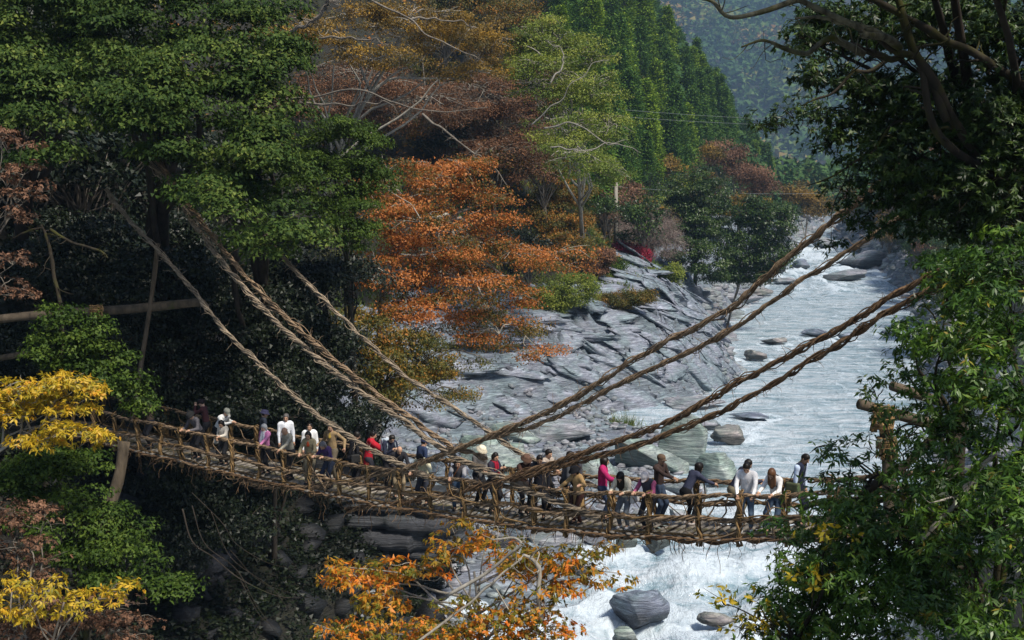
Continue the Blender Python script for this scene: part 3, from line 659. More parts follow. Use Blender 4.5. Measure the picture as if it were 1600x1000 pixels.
make_tree('evergreen_tree', 'round bright green tree at the right edge of the dark left canopy', 'tree', ground_at(560, 64),
    [blob(530, 235, 50, 65, 45), blob(560, 275, 50, 45, 40), blob(500, 300, 50, 50, 50), blob(545, 350, 49, 40, 40)], dict(OAK, leaf=.12, width=.055, clump=.7, tufts=70), L['oak_bright'], M['bark'], .22, eo, 404)
make_tree('evergreen_tree', 'dark green tree behind the middle cable under the bright green one', 'tree', ground_at(500, 66),
    [blob(480, 410, 52, 60, 45), blob(540, 440, 54, 50, 40)], dict(OAK, fill=1.4), L['under'], M['bark'], .3, eo, 5)
# --- shaded understory behind the left cables
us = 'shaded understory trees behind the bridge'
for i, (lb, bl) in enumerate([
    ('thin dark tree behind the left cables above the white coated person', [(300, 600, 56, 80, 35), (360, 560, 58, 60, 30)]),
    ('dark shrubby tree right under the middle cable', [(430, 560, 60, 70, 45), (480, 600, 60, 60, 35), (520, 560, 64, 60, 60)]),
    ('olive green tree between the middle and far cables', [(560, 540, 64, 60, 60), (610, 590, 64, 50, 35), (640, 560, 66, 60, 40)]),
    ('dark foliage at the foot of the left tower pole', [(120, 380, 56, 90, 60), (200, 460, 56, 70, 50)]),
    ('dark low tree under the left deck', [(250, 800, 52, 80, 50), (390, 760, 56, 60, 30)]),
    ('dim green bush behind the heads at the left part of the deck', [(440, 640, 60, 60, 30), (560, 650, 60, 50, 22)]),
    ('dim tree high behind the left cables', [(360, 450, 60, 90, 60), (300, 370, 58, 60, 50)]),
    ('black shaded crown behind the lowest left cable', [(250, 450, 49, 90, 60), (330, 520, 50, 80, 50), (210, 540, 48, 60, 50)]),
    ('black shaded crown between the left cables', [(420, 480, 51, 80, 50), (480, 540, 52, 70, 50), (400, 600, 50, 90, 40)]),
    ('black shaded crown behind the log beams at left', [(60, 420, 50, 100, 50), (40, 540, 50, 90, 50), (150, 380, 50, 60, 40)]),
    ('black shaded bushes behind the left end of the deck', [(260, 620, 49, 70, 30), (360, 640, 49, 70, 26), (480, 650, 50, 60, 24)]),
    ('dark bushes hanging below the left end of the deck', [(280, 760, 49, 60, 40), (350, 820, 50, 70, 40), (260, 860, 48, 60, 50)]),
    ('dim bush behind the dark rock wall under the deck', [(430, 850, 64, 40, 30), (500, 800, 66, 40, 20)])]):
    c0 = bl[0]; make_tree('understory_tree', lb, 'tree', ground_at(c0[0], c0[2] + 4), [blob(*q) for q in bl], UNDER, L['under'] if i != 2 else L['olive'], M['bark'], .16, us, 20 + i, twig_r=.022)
# --- autumn trees on the left slope
au = 'autumn trees on the left slope'
make_tree('maple_tree', 'big orange red leaved tree in the centre, spreading over the grey rock face', 'tree', ground_at(585, 90), trunk=[ground_at(585, 90), W(600, 440, 84), W(650, 370, 78), W(720, 340, 75)], blobs=
    [blob(640, 290, 74, 75, 40), blob(700, 270, 76, 60, 40), blob(740, 330, 76, 80, 35), blob(630, 350, 70, 70, 25), blob(600, 320, 70, 40, 20), blob(680, 390, 72, 90, 28), blob(590, 425, 68, 60, 18), blob(780, 400, 76, 80, 28), blob(860, 400, 80, 60, 22), blob(700, 450, 72, 90, 25), blob(790, 460, 76, 50, 22), blob(760, 510, 74, 70, 25), blob(830, 545, 76, 40, 14), blob(650, 485, 70, 50, 15)],
    spec=dict(FLAT, leaf=.15, width=.085, contrast=1.75, cvar=.42, fill=1.6, shift=-.05), lm=L['orange'], bm=M['bark_pale'], r_trunk=.28, group=au, seed=40, twig_r=.03)
make_tree('maple_tree', 'olive and yellow tree hanging low over the rock face under the orange one', 'tree', ground_at(560, 84),
    [blob(640, 530, 70, 60, 20), blob(690, 560, 72, 60, 22), blob(700, 610, 70, 50, 12), blob(640, 640, 68, 50, 16), blob(780, 520, 78, 60, 25), blob(600, 480, 72, 50, 30), blob(610, 610, 68, 40, 18)],
    dict(FLAT, fill=1.5), L['olive'], M['bark_grey'], .2, au, 41, twig_r=.026)
make_tree('autumn_tree', 'rust brown leaved tree above the orange tree, upper centre', 'tree', ground_at(770, 150),
    [blob(640, 170, 134, 110, 32), blob(740, 150, 138, 80, 35), blob(800, 190, 140, 60, 50), blob(840, 140, 142, 30, 50), blob(760, 235, 138, 70, 30), blob(820, 260, 140, 45, 35), blob(500, 160, 128, 70, 28), blob(560, 125, 130, 90, 24)],
    dict(FLAT, leaf=.22, width=.10, tufts=42, clump=1.6), L['rust'], M['bark_pale'], .3, au, 42, twig_r=.045)
make_tree('autumn_tree', 'golden leaved tree with long bare grey limbs at the top centre', 'tree', ground_at(470, 122),
    [blob(460, 45, 102, 60, 30), blob(520, 70, 104, 50, 20), blob(640, 30, 108, 90, 25), blob(700, 60, 110, 70, 25), blob(760, 70, 114, 40, 40), blob(600, 90, 106, 60, 16), blob(740, 115, 112, 55, 16), blob(560, 20, 108, 60, 16)],
    dict(FLAT, fill=1.0, leaf=.2, width=.1, tufts=40), L['gold'], M['bark_pale'], .34, au, 43, twig_r=.05)
make_tree('autumn_tree', 'olive brown tree between the golden one and the rust brown one', 'tree', ground_at(670, 158),
    [blob(620, 110, 150, 90, 30), blob(720, 20, 160, 90, 30), blob(800, 30, 162, 50, 30), blob(450, 100, 142, 50, 50), blob(470, 210, 138, 50, 40), blob(560, 200, 140, 90, 30), blob(680, 210, 142, 80, 25)],
    dict(FLAT, fill=1.5, leaf=.26, width=.13, tufts=44, clump=1.8), L['olive'], M['bark_grey'], .3, au, 44, twig_r=.05)
make_tree('autumn_tree', 'yellow green tree with many bare pale limbs, left of the cedars', 'tree', ground_at(910, 150),
    [blob(850, 60, 116, 50, 30), blob(900, 80, 118, 50, 30), blob(860, 120, 114, 60, 35), blob(930, 140, 118, 45, 30), blob(880, 190, 114, 50, 30), blob(950, 200, 118, 35, 35), blob(890, 245, 112, 45, 30), blob(940, 270, 116, 35, 25), blob(830, 90, 116, 30, 40)],
    dict(FLAT, leaf=.20, width=.10, tufts=36, clump=1.3, fill=1.7), L['lime'], M['bark_pale'], .3, au, 45, twig_r=.055)
make_tree('maple_tree', 'amber orange tree left of the pale pole', 'tree', ground_at(870, 158),
    [blob(880, 300, 148, 40, 22), blob(850, 340, 146, 40, 25), blob(900, 345, 150, 22, 18), blob(870, 380, 144, 50, 16)], dict(FLAT, leaf=.22, width=.12, clump=1.3, shift=.12, fill=2.3), L['olive'], M['bark_grey'], .2, au, 46, twig_r=.03)
for (nm, lb, px, py, pts, lm_, lf, sd_) in [
    ('shrub', 'yellow green shrub at the left rim of the rock face', 860, 482, [(850, 468, 45, 22), (900, 450, 35, 24), (810, 485, 28, 14)], 'lime', .16, 47),
    ('shrub', 'bright yellow green shrub on the tip of the rock rim', 1040, 452, [(1038, 442, 20, 16), (1052, 425, 12, 12), (1015, 432, 14, 10)], 'lime', .2, 48),
    ('shrub', 'crimson red shrub on the grassy rim', 985, 415, [(972, 388, 14, 9), (998, 398, 15, 14)], 'crimson', .2, 49),
    ('shrub', 'low orange brown shrub left of the crimson one', 930, 430, [(925, 415, 22, 12), (945, 400, 12, 10)], 'brown', .2, 491),
    ('shrub', 'green shrub on the grassy rim below the pale pole', 960, 425, [(955, 415, 18, 12), (940, 440, 20, 8)], 'oak_bright', .18, 492),
    ('shrub', 'straw green bush hanging over the middle of the rock rim', 960, 478, [(960, 468, 40, 10), (1000, 462, 24, 9)], 'olive', .17, 493)]:
    g, Dg = ground_hit(px, py); make_tree(nm, lb, 'shrub', g, [blob(x, y, Dg - 1, a_, b_, 1.4) for (x, y, a_, b_) in pts], dict(FLAT, leaf=lf, width=lf * .5, clump=.55, flat=.7, tufts=34, fill=1.4), L[lm_], M['bark_grey'], .07, 'shrubs on the rock rim', sd_, twig_r=.02)
make_tree('bare_tree', 'leafless pinkish grey tree behind the crimson shrub', 'tree', ground_at(1010, 186),
    [blob(1010, 350, 180, 45, 25), blob(1040, 375, 180, 30, 25), blob(985, 365, 178, 25, 20)], dict(FLAT, leaf=.35, width=.03, clump=1.2, flat=.5, tufts=26, up=.1, sprigs=4), L['twig'], M['bark_pale'], .14, au, 50, twig_r=.04)
make_tree('evergreen_tree', 'rounded dark evergreen tree left of the river bend', 'tree', ground_at(1085, 196),
    [blob(1080, 300, 190, 45, 35), blob(1100, 350, 188, 40, 35), blob(1070, 390, 186, 35, 35), blob(1110, 410, 184, 40, 30), blob(1120, 330, 192, 25, 30), blob(1060, 340, 190, 30, 30)],
    dict(OAK, leaf=.34, width=.16, clump=1.5, tufts=50, fill=1.1), L['glossy_dark'], M['bark'], .35, None, 51, twig_r=.05)
make_tree('evergreen_tree', 'loose shrubby evergreen tree leaning over the left shore in front of the rapids', 'tree', ground_at(1135, 192),
    [blob(1180, 335, 186, 28, 28), blob(1210, 350, 186, 32, 32), blob(1160, 390, 186, 34, 30), blob(1205, 400, 186, 30, 24), blob(1140, 425, 188, 22, 18), blob(1175, 430, 187, 30, 12)],
    dict(OAK, leaf=.42, width=.17, clump=1.25, tufts=20, per_tuft=7, fill=1.5, twigs=1, sprigs=2, spread=.7), L['glossy_dark'], M['bark_grey'], .2, None, 52, twig_r=.04)
make_tree('autumn_tree', 'reddish brown tree on the slope beyond the dark evergreen', 'tree', ground_at(1150, 262),
    [blob(1130, 240, 255, 26, 18), blob(1160, 272, 255, 32, 15), blob(1185, 290, 258, 24, 13)], dict(FLAT, leaf=.4, width=.2, clump=2.2, flat=.5), L['brown'], M['bark_grey'], .3, au, 53, twig_r=.07)
make_tree('autumn_tree', 'golden orange tree at the foot of the slope by the river bend', 'tree', ground_at(1160, 245),
    [blob(1150, 320, 240, 35, 16), blob(1185, 325, 242, 28, 14), blob(1110, 240, 240, 14, 10)], dict(FLAT, leaf=.36, width=.18, clump=1.8, flat=.5), L['gold'], M['bark_grey'], .25, au, 54, twig_r=.06)
make_tree('autumn_tree', 'small yellow tree where the river disappears', 'tree', ground_at(1255, 330),
    [blob(1250, 300, 330, 24, 14), blob(1275, 320, 330, 20, 14)], dict(FLAT, leaf=.5, width=.26, clump=2.2, flat=.6), L['gold'], M['bark_grey'], .25, au, 55, twig_r=.08)
print('hand trees 1', TRI, round(time.time() - T00, 1))

# --- cedars and other trees on the slopes: a few of each are built, the rest are copies
def cedar_proto(seed, lm, H=18., Rr=3.0):
    r = np.random.default_rng(seed); N_ = 900
    h = r.uniform(0, 1, N_) ** .85; rad = Rr * (1 - h) ** .75 * r.uniform(.55, 1.05, N_) + .15
    a = r.uniform(0, 2 * np.pi, N_); lob = 1 + .22 * np.sin(a * 3 + h * 14 + seed) + .12 * np.sin(h * 40)
    P = np.stack([np.cos(a) * rad * lob, np.sin(a) * rad * lob, 2.2 + h * (H - 2.2) - rad * .22], 1)
    k = 6; out = np.stack([np.cos(a), np.sin(a), h * 0 - .1], 1); Pn = np.repeat(P, k, 0); on = np.repeat(out, k, 0); n_ = len(Pn)
    st = Pn + r.normal(0, 1, (n_, 3)) * [.35, .35, .28]
    ti = np.clip(.45 * np.repeat(r.uniform(0, 1, N_), k) + .3 * r.uniform(0, 1, n_) + .1 * np.repeat(h, k) + .15 * np.repeat(np.sin(a * 3 + h * 22 + seed), k) + .1, 0, 1)
    V, Q, T = leaves(st, on * .7 + r.normal(0, .45, (n_, 3)) + [0, 0, .12], on * .3 + r.normal(0, .4, (n_, 3)) + [0, 0, .9], r.uniform(.35, .75, n_), r.uniform(.14, .28, n_), ti)
    crown = np_mesh('cedar_crown', V, Q, lm, tint=T)
    mb = MB(); tube(mb, np.array([[0, 0, -1.5], [0, 0, H * .5], [0, 0, H * .97]]), [.28, .18, .03], 7); return [('crown', crown, 'stuff'), ('trunk', mb.mesh('cedar_trunk', M['bark_cedar'], True), None)]
def broad_proto(seed, lm, H=9., Rr=3.6, bare=False, bark='bark_grey'):
    r = np.random.default_rng(seed); cl = []
    for i in range(34):
        d = norm(r.normal(0, 1, 3)); d[2] = abs(d[2]) if r.uniform() < .75 else d[2]; c = d * [Rr, Rr, H * .32] * r.uniform(.4, 1) + [0, 0, H * .62]; s = r.uniform(.7, 1.25); cl.append((c, (s, s, s * .5)))
    V, Q, T = clump_leaves(cl, r, dict(leaf=.36, width=.18, clump=1, tufts=16 if not bare else 7, per_tuft=5, spread=.8, up=.7, contrast=1.4))
    mb = MB(); tube(mb, wander([0, 0, -1.2], [0, 0, H * .6], 4, .05, 0, r), np.linspace(.24, .1, 8), 7)
    mt = MB()
    for c, s in cl: tube(mt, wander([0, 0, H * r.uniform(.15, .5)], c, 3, .1, .05, r), np.linspace(.08, .02, 6), 4)
    return [('crown', np_mesh('broad_crown', V, Q, lm, tint=T), 'stuff'), ('trunk', mb.mesh('broad_trunk', M[bark], True), None), ('limb', mt.mesh('broad_limbs', M[bark], True), 'stuff')]
def place(parts, name, label, cat, group, loc, s, rz):
    o = thing(name, label, cat, loc, group); o.scale = (s, s, s * 1.0); o.rotation_euler.z = rz
    for nm, me, kd in parts:
        c = link(nm, me, o)
        if kd: c['kind'] = kd
    return o
CED = [cedar_proto(k, L['cedar'] if k % 2 else L['cedar_dark'], 18, 2.7 + .3 * (k % 3)) for k in range(5)]
BRD = {'g': [broad_proto(20 + k, L['glossy_dark']) for k in range(2)], 'o': [broad_proto(30, L['oak_bright'])], 'l': [broad_proto(33, L['lime'])], 'r': [broad_proto(36, L['brown'], bare=True)], 'y': [broad_proto(39, L['gold'])], 'u': [broad_proto(42, L['under']), broad_proto(43, L['under'])], 'c': [broad_proto(46, L['olive'])]}
NCED = 0; NB = 0
BL = {'g': 'dark green broadleaf tree', 'o': 'bright green broadleaf tree', 'l': 'yellow green broadleaf tree', 'r': 'thin brown half bare tree', 'y': 'golden broadleaf tree', 'u': 'dark shaded tree', 'c': 'olive autumn broadleaf tree'}
rt = np.random.default_rng(77); placed = []
def zone(px, py):
    v = 'on the skyline edge' if px > np.interp(py, [0, 110, 200, 290], [985, 1085, 1145, 1190]) and px < 1240 and py < 300 else 'near the top' if py < 60 else 'high on the slope' if py < 150 else 'at mid height' if py < 230 else 'low on the slope' if py < 420 else 'below the bridge cables'
    h_ = 'at the left' if px < 300 else 'behind the left cables' if px < 600 else 'behind the orange tree' if px < 820 else 'around the pale limbed tree' if px < 950 else 'above the crimson shrub' if px < 1060 else 'above the dark rounded evergreen' if px < 1160 else 'over the river bend' if px < 1300 else 'behind the big right tree'
    return v + ', ' + h_
def try_place(x, y, kind, smin=.8, smax=1.2, gap=3.0, z=None):
    global NCED, NB
    for q in placed:
        if (q[0] - x) ** 2 + (q[1] - y) ** 2 < gap * gap: return False
    px, py = PX((x, y, 0))
    if px < -120 or px > 1660: return False
    z = float(height(np.array([x]), np.array([y]), False)[0]) if z is None else z
    px, py = PX((x, y, z + 7)); 
    if px < -120 or px > 1500 or py < -260 or py > 1100: return False
    if y > 120 and x < np.interp(y, R_BASE[:, 1], R_BASE[:, 0]) - 5:
        tx, ty = PX((x, y, z + (19 if kind == 'C' else 9)))
        if tx > np.interp(ty, [-200, 0, 110, 200, 290, 340], [970, 1022, 1130, 1185, 1225, 1310]): return False
    placed.append((x, y)); s = rt.uniform(smin, smax); rz = rt.uniform(0, 6.28)
    if kind == 'C':
        NCED += 1; ck = int(rt.integers(5)); place(CED[ck], 'cedar_tree', ('young ' if s < .75 else 'tall ' if s > 1.02 else '') + ['slim dark green', 'bright green', 'broad dark green', 'slim bright green', 'dark green'][ck] + ' cedar ' + zone(px, py), 'tree', 'cedars on the slopes', (x, y, z), s, rz)
    else:
        NB += 1; v = BRD[kind]; place(v[rt.integers(len(v))], 'broadleaf_tree', ('small ' if s < .75 else 'large ' if s > 1.0 else '') + BL[kind] + ' ' + zone(px, py), 'tree', 'shaded trees behind the bridge' if kind == 'u' else 'broadleaf trees on the slopes', (x, y, z), s, rz)
    return True
cy_ = 115 + 330 * rt.uniform(0, 1, 5200); cd_ = rt.uniform(9, 75, 5200); cx_ = np.interp(cy_, S_BASE[:, 1], S_BASE[:, 0]) - cd_ * 1.15; cz_ = height(cx_, cy_, False)
for x, y, d, zz_ in zip(cx_, cy_, cd_, cz_):                          # left slope, upstream
    px, py = PX((x, y, zz_ + 6))
    if not (690 < px < 1290) or py < -190: continue
    if y < 165 and d < 17 and px > 830: continue
    if 940 < px < 1060 and py > 360: continue
    kind = 'C' if (px > 850 and d > 15) else None
    if px <= 850 and d > 12: kind = rt.choice(['u', 'c', 'u', 'r'])
    if px > 850 and d <= 15: kind = rt.choice(['g', 'g', 'l', 'r', 'y', 'g']) if y > 170 else 'g'
    if kind == 'C' and rt.uniform() < .10: kind = rt.choice(['o', 'l', 'g'])
    if kind is None: continue
    if kind == 'C' and NCED >= 300: continue
    if kind != 'C' and NB >= 150: continue
    try_place(x, y, kind, .6, 1.2, 3.9 if y < 260 else 4.6, zz_)
n1 = NB
for it in range(1500):                                                # dark forest right behind the bridge, left half
    if NB - n1 > 110: break
    px = rt.uniform(-60, 760); D = rt.uniform(56, 100); g = ground_at(px, D)
    dd = float(sdist(np.array([g[0]]), np.array([g[1]]), S_BASE)[0])
    if dd < 9 or NB - n1 > 110: continue
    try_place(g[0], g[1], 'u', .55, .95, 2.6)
n2 = NB
for it in range(900):                                                 # right bank beyond the big tree
    y = rt.uniform(80, 330); xb = np.interp(y, R_BASE[:, 1], R_BASE[:, 0]); x = xb + rt.uniform(4, 60)
    px, _ = PX((x, y, 0))
    if px > 1660 or NB - n2 > 90: continue
    try_place(x, y, rt.choice(['g', 'g', 'c', 'o', 'r']), .8, 1.3, 4.2)
n3 = NB
for it in range(1600):
    y = rt.uniform(150, 440); xb = np.interp(y, R_BASE[:, 1], R_BASE[:, 0]); x = xb + rt.uniform(2, 26); px, _ = PX((x, y, 0))
    if px > 1620 or NB - n3 > 75: continue
    try_place(x, y, rt.choice(['g', 'g', 'c', 'o', 'r', 'l']), .6, 1.1, 3.6)
print('slope trees', NCED, NB, round(time.time() - T00, 1))
# --- the far woods that read as one mass
def far_wood(name, label, y0, y1, n_, size, seed, conif=.5, crown=26):
    global TRI
    r = np.random.default_rng(seed); Y = np.sqrt(r.uniform(y0 ** 2, y1 ** 2, n_)); px = r.uniform(880, 1640, n_); X = (px - 800) / FPX * Y * 1.01
    Z = height(X, Y, False); s = size * r.uniform(.7, 1.3, n_); cf = r.uniform(0, 1, n_) < conif + .3 * vnoise(X / 60, Y / 60, seed=2)
    dw = -sdist(X, Y, R_BASE); dl_ = sdist(X, Y, S_BASE); ok = (dw > 3) | (dl_ > 3); X, Y, Z, s, cf = X[ok], Y[ok], Z[ok], s[ok], cf[ok]; n_ = len(X); k = crown
    h = r.uniform(0, 1, (n_, k)); a = r.uniform(0, 6.283, (n_, k))
    rad = np.where(cf[:, None], .30 * (1 - h) ** .8 + .03, .46 * np.sqrt(np.clip(1 - (h * 1.7 - .75) ** 2, .05, 1)))
    hh_ = np.where(cf[:, None], h * 1.25, .12 + h * .8)
    P = np.stack([X[:, None] + np.cos(a) * rad * s[:, None], Y[:, None] + np.sin(a) * rad * s[:, None], Z[:, None] + hh_ * s[:, None]], -1).reshape(-1, 3)
    out = np.stack([np.cos(a), np.sin(a), .5 + 0 * a], -1).reshape(-1, 3)
    sp = np.repeat(s, k); N2 = len(P)
    region = fbm(X / 45, Y / 45, o=3, seed=6) * .5 + .5; base = np.where(cf, .1 + .4 * region, .22 + .62 * np.clip(region * 1.1 - .1 + r.uniform(-.12, .12, n_), 0, 1))
    ti = np.clip(np.repeat(base, k) + r.normal(0, .04, N2), 0, 1)
    V, Q, T = leaves(P, r.normal(0, 1, (N2, 3)) * [1, 1, .6], out + r.normal(0, .5, (N2, 3)) + [0, 0, .4], sp * (.22 if crown < 40 else .16) * r.uniform(.7, 1.3, N2), sp * (.13 if crown < 40 else .10), ti); TRI += len(Q) * (Q.shape[1] - 2)
    tag(link(name, np_mesh(name, V, Q, L['far'], tint=T)), label, kind='stuff')
far_wood('spur_forest', 'hazy green mixed wood on the hill beyond the river bend', 430, 760, 1900, 12, 5, .75, 56)
far_wood('slope_forest', 'green wood high on the slope behind the standing cedars', 300, 440, 500, 9, 8, 1.0, 80)
far_wood('mountain_forest', 'blue hazed autumn wood on the far mountain', 1450, 2900, 5600, 33, 6, .25, 26)
print('far woods', TRI, round(time.time() - T00, 1))
# grass and scrub on the rock rim
r = np.random.default_rng(5); N_ = 26000
Y = r.uniform(112, 182, N_); X = np.interp(Y, S_BASE[:, 1], S_BASE[:, 0]) - r.uniform(4, 30, N_)
d = sdist(X, Y, S_BASE); ok = (d > 9 + 2 * fbm(X / 4, Y / 4, seed=21)) & (d < 24); X, Y = X[ok], Y[ok]; Z = height(X, Y)
P = np.stack([X, Y, Z - .05], 1); n_ = len(P); tn = np.clip(.5 + .45 * fbm(X / 3, Y / 3, seed=22) + r.normal(0, .15, n_), 0, 1)
V, Q, T = leaves(P, r.normal(0, .5, (n_, 3)) + [0, -.2, 1], r.normal(0, 1, (n_, 3)), r.uniform(.3, .95, n_), r.uniform(.05, .16, n_), tn); TRI += len(Q) * (Q.shape[1] - 2)
tag(link('grass', np_mesh('grass', V, Q, L['grass'], tint=T)), 'short green and straw coloured grass on the rock rim', kind='stuff')
def undergrowth(name, label, n_, xr_, yr_, test, lm_, size, seed):
    global TRI
    r = np.random.default_rng(seed); X = r.uniform(*xr_, n_); Y = r.uniform(*yr_, n_) ; Z = height(X, Y)
    px = 800 + FPX * X / (Y + .1); ok = test(X, Y, Z) & (px > -150) & (px < 1780); X, Y, Z = X[ok], Y[ok], Z[ok]; k = 5
    P = np.repeat(np.stack([X, Y, Z + r.uniform(.0, .7, len(X)) ** 1.5], 1), k, 0); n2 = len(P); sz = np.repeat(size * (.7 + Y / 120), k)
    P = P + r.normal(0, .35, (n2, 3)) * sz[:, None] * 1.4
    V, Q, T = leaves(P, r.normal(0, 1, (n2, 3)) * [1, 1, .3] + [0, -.2, .25], r.normal(0, .6, (n2, 3)) + [0, -.35, .9], sz * r.uniform(.7, 1.3, n2), sz * .5, np.clip(np.repeat(.5 + .5 * fbm(X / 4, Y / 4, o=3, seed=seed), k) + r.normal(0, .18, n2), 0, 1)); TRI += len(Q) * (Q.shape[1] - 2)
    tag(link(name, np_mesh(name, V, Q, lm_, tint=T)), label, kind='stuff')
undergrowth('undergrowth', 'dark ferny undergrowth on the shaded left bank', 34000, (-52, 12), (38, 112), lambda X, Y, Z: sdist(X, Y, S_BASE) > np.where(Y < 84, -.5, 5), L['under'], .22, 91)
undergrowth('undergrowth', 'thick scrub under the left half of the bridge, leaves darkened for shade', 30000, (-32, 0), (40, 74), lambda X, Y, Z: (Z < -9.5) & (sdist(X, Y, S_BASE) > -.8), L['under'], .19, 94)
undergrowth('undergrowth', 'mixed autumn undergrowth below the trees of the left slope', 22000, (-45, 60), (108, 300), lambda X, Y, Z: (sdist(X, Y, S_BASE) > 13) & (sdist(X, Y, S_BASE) < 60), L['olive'], .22, 92)
undergrowth('undergrowth', 'dark green undergrowth on the right bank', 26000, (-2, 150), (16, 330), lambda X, Y, Z: (sdist(X, Y, R_BASE) < -np.where(Y > 60, 3.0, 1.0)) & (sdist(X, Y, R_BASE) > -60) & (Z < -.24 * Y) | ((sdist(X, Y, R_BASE) < -3) & (Y > 60)), L['glossy_dark'], .2, 93)
# small tufts on the rocks
def tuft(px, py, D, wpx, hpx, mat, label, seed, n_=260):
    r = np.random.default_rng(seed); c = W(px, py, D); s = D / FPX; o = c + r.normal(0, .22, (n_, 3)) * [wpx * s, .6, .05]
    V, Q, T = leaves(o, r.normal(0, .45, (n_, 3)) + [0, 0, 1.2], r.normal(0, 1, (n_, 3)), hpx * s * r.uniform(.5, 1.1, n_), .05, r.uniform(0, 1, n_))
    ob = link('grass_tuft', np_mesh('grass_tuft', V - c, Q, mat, tint=T), None, c); tag(ob, label, 'grass tuft')
tuft(975, 672, 118, 60, 34, L['grass'], 'olive tuft of tall grass on the boulders between the lower and upper cables', 1)
tuft(880, 654, 122, 22, 14, L['oak_bright'], 'small fresh green plant on the pale boulder by the cable', 2)

# ------------------------------------------------------------------ the vine bridge
BR_W = 2.0; T0, T1 = -6.5, 26.5
bridge = thing('vine_suspension_bridge', 'woven vine suspension bridge with a slatted plank deck crossing the gorge', 'bridge', bp(10, 1))
BO = bp(10, 1)
rb = np.random.default_rng(3)
def part(name, mb, mat, smooth=True, label=None, kind=None, parent=None):
    me = mb.mesh(name, mat, smooth, BO); o = link(name, me, parent or bridge)
    if label: o['label'] = label
    if kind: o['kind'] = kind
    return o
def rope(mb, path, R, ns=5, r=.03, pitch=.9, rr=None, step=.12, sides=4, phase=0, rprof=None, wob=.22):
    rr = rr or rb; P, s = resample(path, step); n_ = len(P)
    T = norm(np.gradient(P, axis=0)); ref = np.array([0, 0, 1.]) if abs(T[:, 2]).mean() < .85 else np.array([BT[0], BT[1], 0])
    A = norm(np.cross(T, ref)); B = np.cross(A, T)
    prof = np.ones(n_) if rprof is None else rprof(np.linspace(0, 1, n_))
    for i in range(ns):
        ph = 2 * np.pi * (i / ns + rr.uniform(-.08, .08)) + phase; pt = pitch * rr.uniform(.85, 1.15)
        an = ph + 2 * np.pi * s / pt + .5 * vnoise(s * 1.3, s * 0 + i * 7.7, seed=int(rr.integers(999)))
        Ri = R * prof * (1 + wob * vnoise(s * 2.3, s * 0 + i * 3.1, seed=int(rr.integers(999))) + .1 * rr.normal())
        Q = P + A * (np.cos(an) * Ri)[:, None] + B * (np.sin(an) * Ri)[:, None]
        ri = r * rr.uniform(.6, 1.3) * (1 + .2 * vnoise(s * 3, s * 0 + i, seed=5))
        tube(mb, Q, ri, sides, rr.uniform(0, 1), cap=True)
    return P
def wisps(mb, P, n_, L_=.5, r=.012, rr=None, down=.5):
    rr = rr or rb
    for _ in range(n_):
        k = int(rr.integers(len(P))); d = norm(rr.normal(0, 1, 3) + [0, 0, -down]); p = P[k]; l_ = L_ * rr.uniform(.3, 1.2)
        tube(mb, wander(p, p + d * l_, 4, .15, 0, rr), r * np.linspace(1.2, .4, 8), 4, rr.uniform(0, 1), cap=False)
# planks, each one a part
tt = np.arange(T0, T1, .255); variants = []
for k in range(7):
    r = np.random.default_rng(50 + k); n_ = 9; u = np.linspace(-.5, .5, n_)
    wv = .070 * r.uniform(.85, 1.2); V = []; 
    prof = [(-1, -.3), (-.88, .62), (0, .78), (.88, .6), (1, -.25), (.7, -.75), (-.7, -.75)]
    for j, x in enumerate(u):
        e = .88 if j in (0, n_ - 1) else 1; ox = .012 * r.normal(); oz = .008 * r.normal()
        for a, b_ in prof: V.append((a * wv * e + ox, x * 2.14, b_ * wv * .50 * e + oz))
    s_ = len(prof); Q = [(i * s_ + j, i * s_ + (j + 1) % s_, (i + 1) * s_ + (j + 1) % s_, (i + 1) * s_ + j) for i in range(n_ - 1) for j in range(s_)]
    V.append((0, u[0] * 2.14, 0)); V.append((0, u[-1] * 2.14, 0)); c0 = n_ * s_
    Tt = [((j + 1) % s_, j, c0) for j in range(s_)] + [((n_ - 1) * s_ + j, (n_ - 1) * s_ + (j + 1) % s_, c0 + 1) for j in range(s_)]
    variants.append(np_mesh('plank', V, [np.array(Q), np.array(Tt)], M['plank'], False, tint=np.full(len(Q) + len(Tt), r.uniform(.2, 1))))
ANG = math.atan2(BT[1], BT[0])
for t in tt:
    o = link('plank', variants[rb.integers(7)], bridge); c = bp(t, 1.0 + rb.normal(0, .05), 0.0)
    sl_ = math.atan2(float(deckz(t + .1) - deckz(t - .1)), .2)
    o.location = tuple(c - BO + [0, 0, rb.normal(0, .008)]); o.rotation_euler = (rb.normal(0, .012), -sl_ + rb.normal(0, .08), ANG + rb.normal(0, .02))
ts = np.linspace(T0, T1, 90)
def side_path(s, h, t0=T0, t1=T1, wv=.03, seed=0):
    q = np.linspace(t0, t1, 90)
    return np.array([bp(t, s + wv * math.sin(t * 1.7 + seed), h + wv * math.sin(t * 2.3 + seed * 2)) for t in q])
# under-deck carrying vines
for s in (.25, .75, 1.25, 1.75):
    mb = MB(); rope(mb, side_path(s, -.14, seed=s), .05, 3, .035, 1.1, sides=4, step=.16); part('deck_vine', mb, M['vine_dark'])
# edge binding along the plank ends
for s in (-.02, 2.02):
    mb = MB(); P = rope(mb, side_path(s * .94 + .06, .06, seed=s * 3, wv=.015), .022, 3, .018, .8); wisps(mb, P, 50, .25, .009); part('edge_vine', mb, M['lash'])
    mb = MB(); P = rope(mb, side_path(s * 1.06 - .06, -.035, seed=s * 5, wv=.02), .030, 4, .020, .9); wisps(mb, P, 260, .42, .010, down=1.8); part('edge_vine', mb, M['vine_dark'])
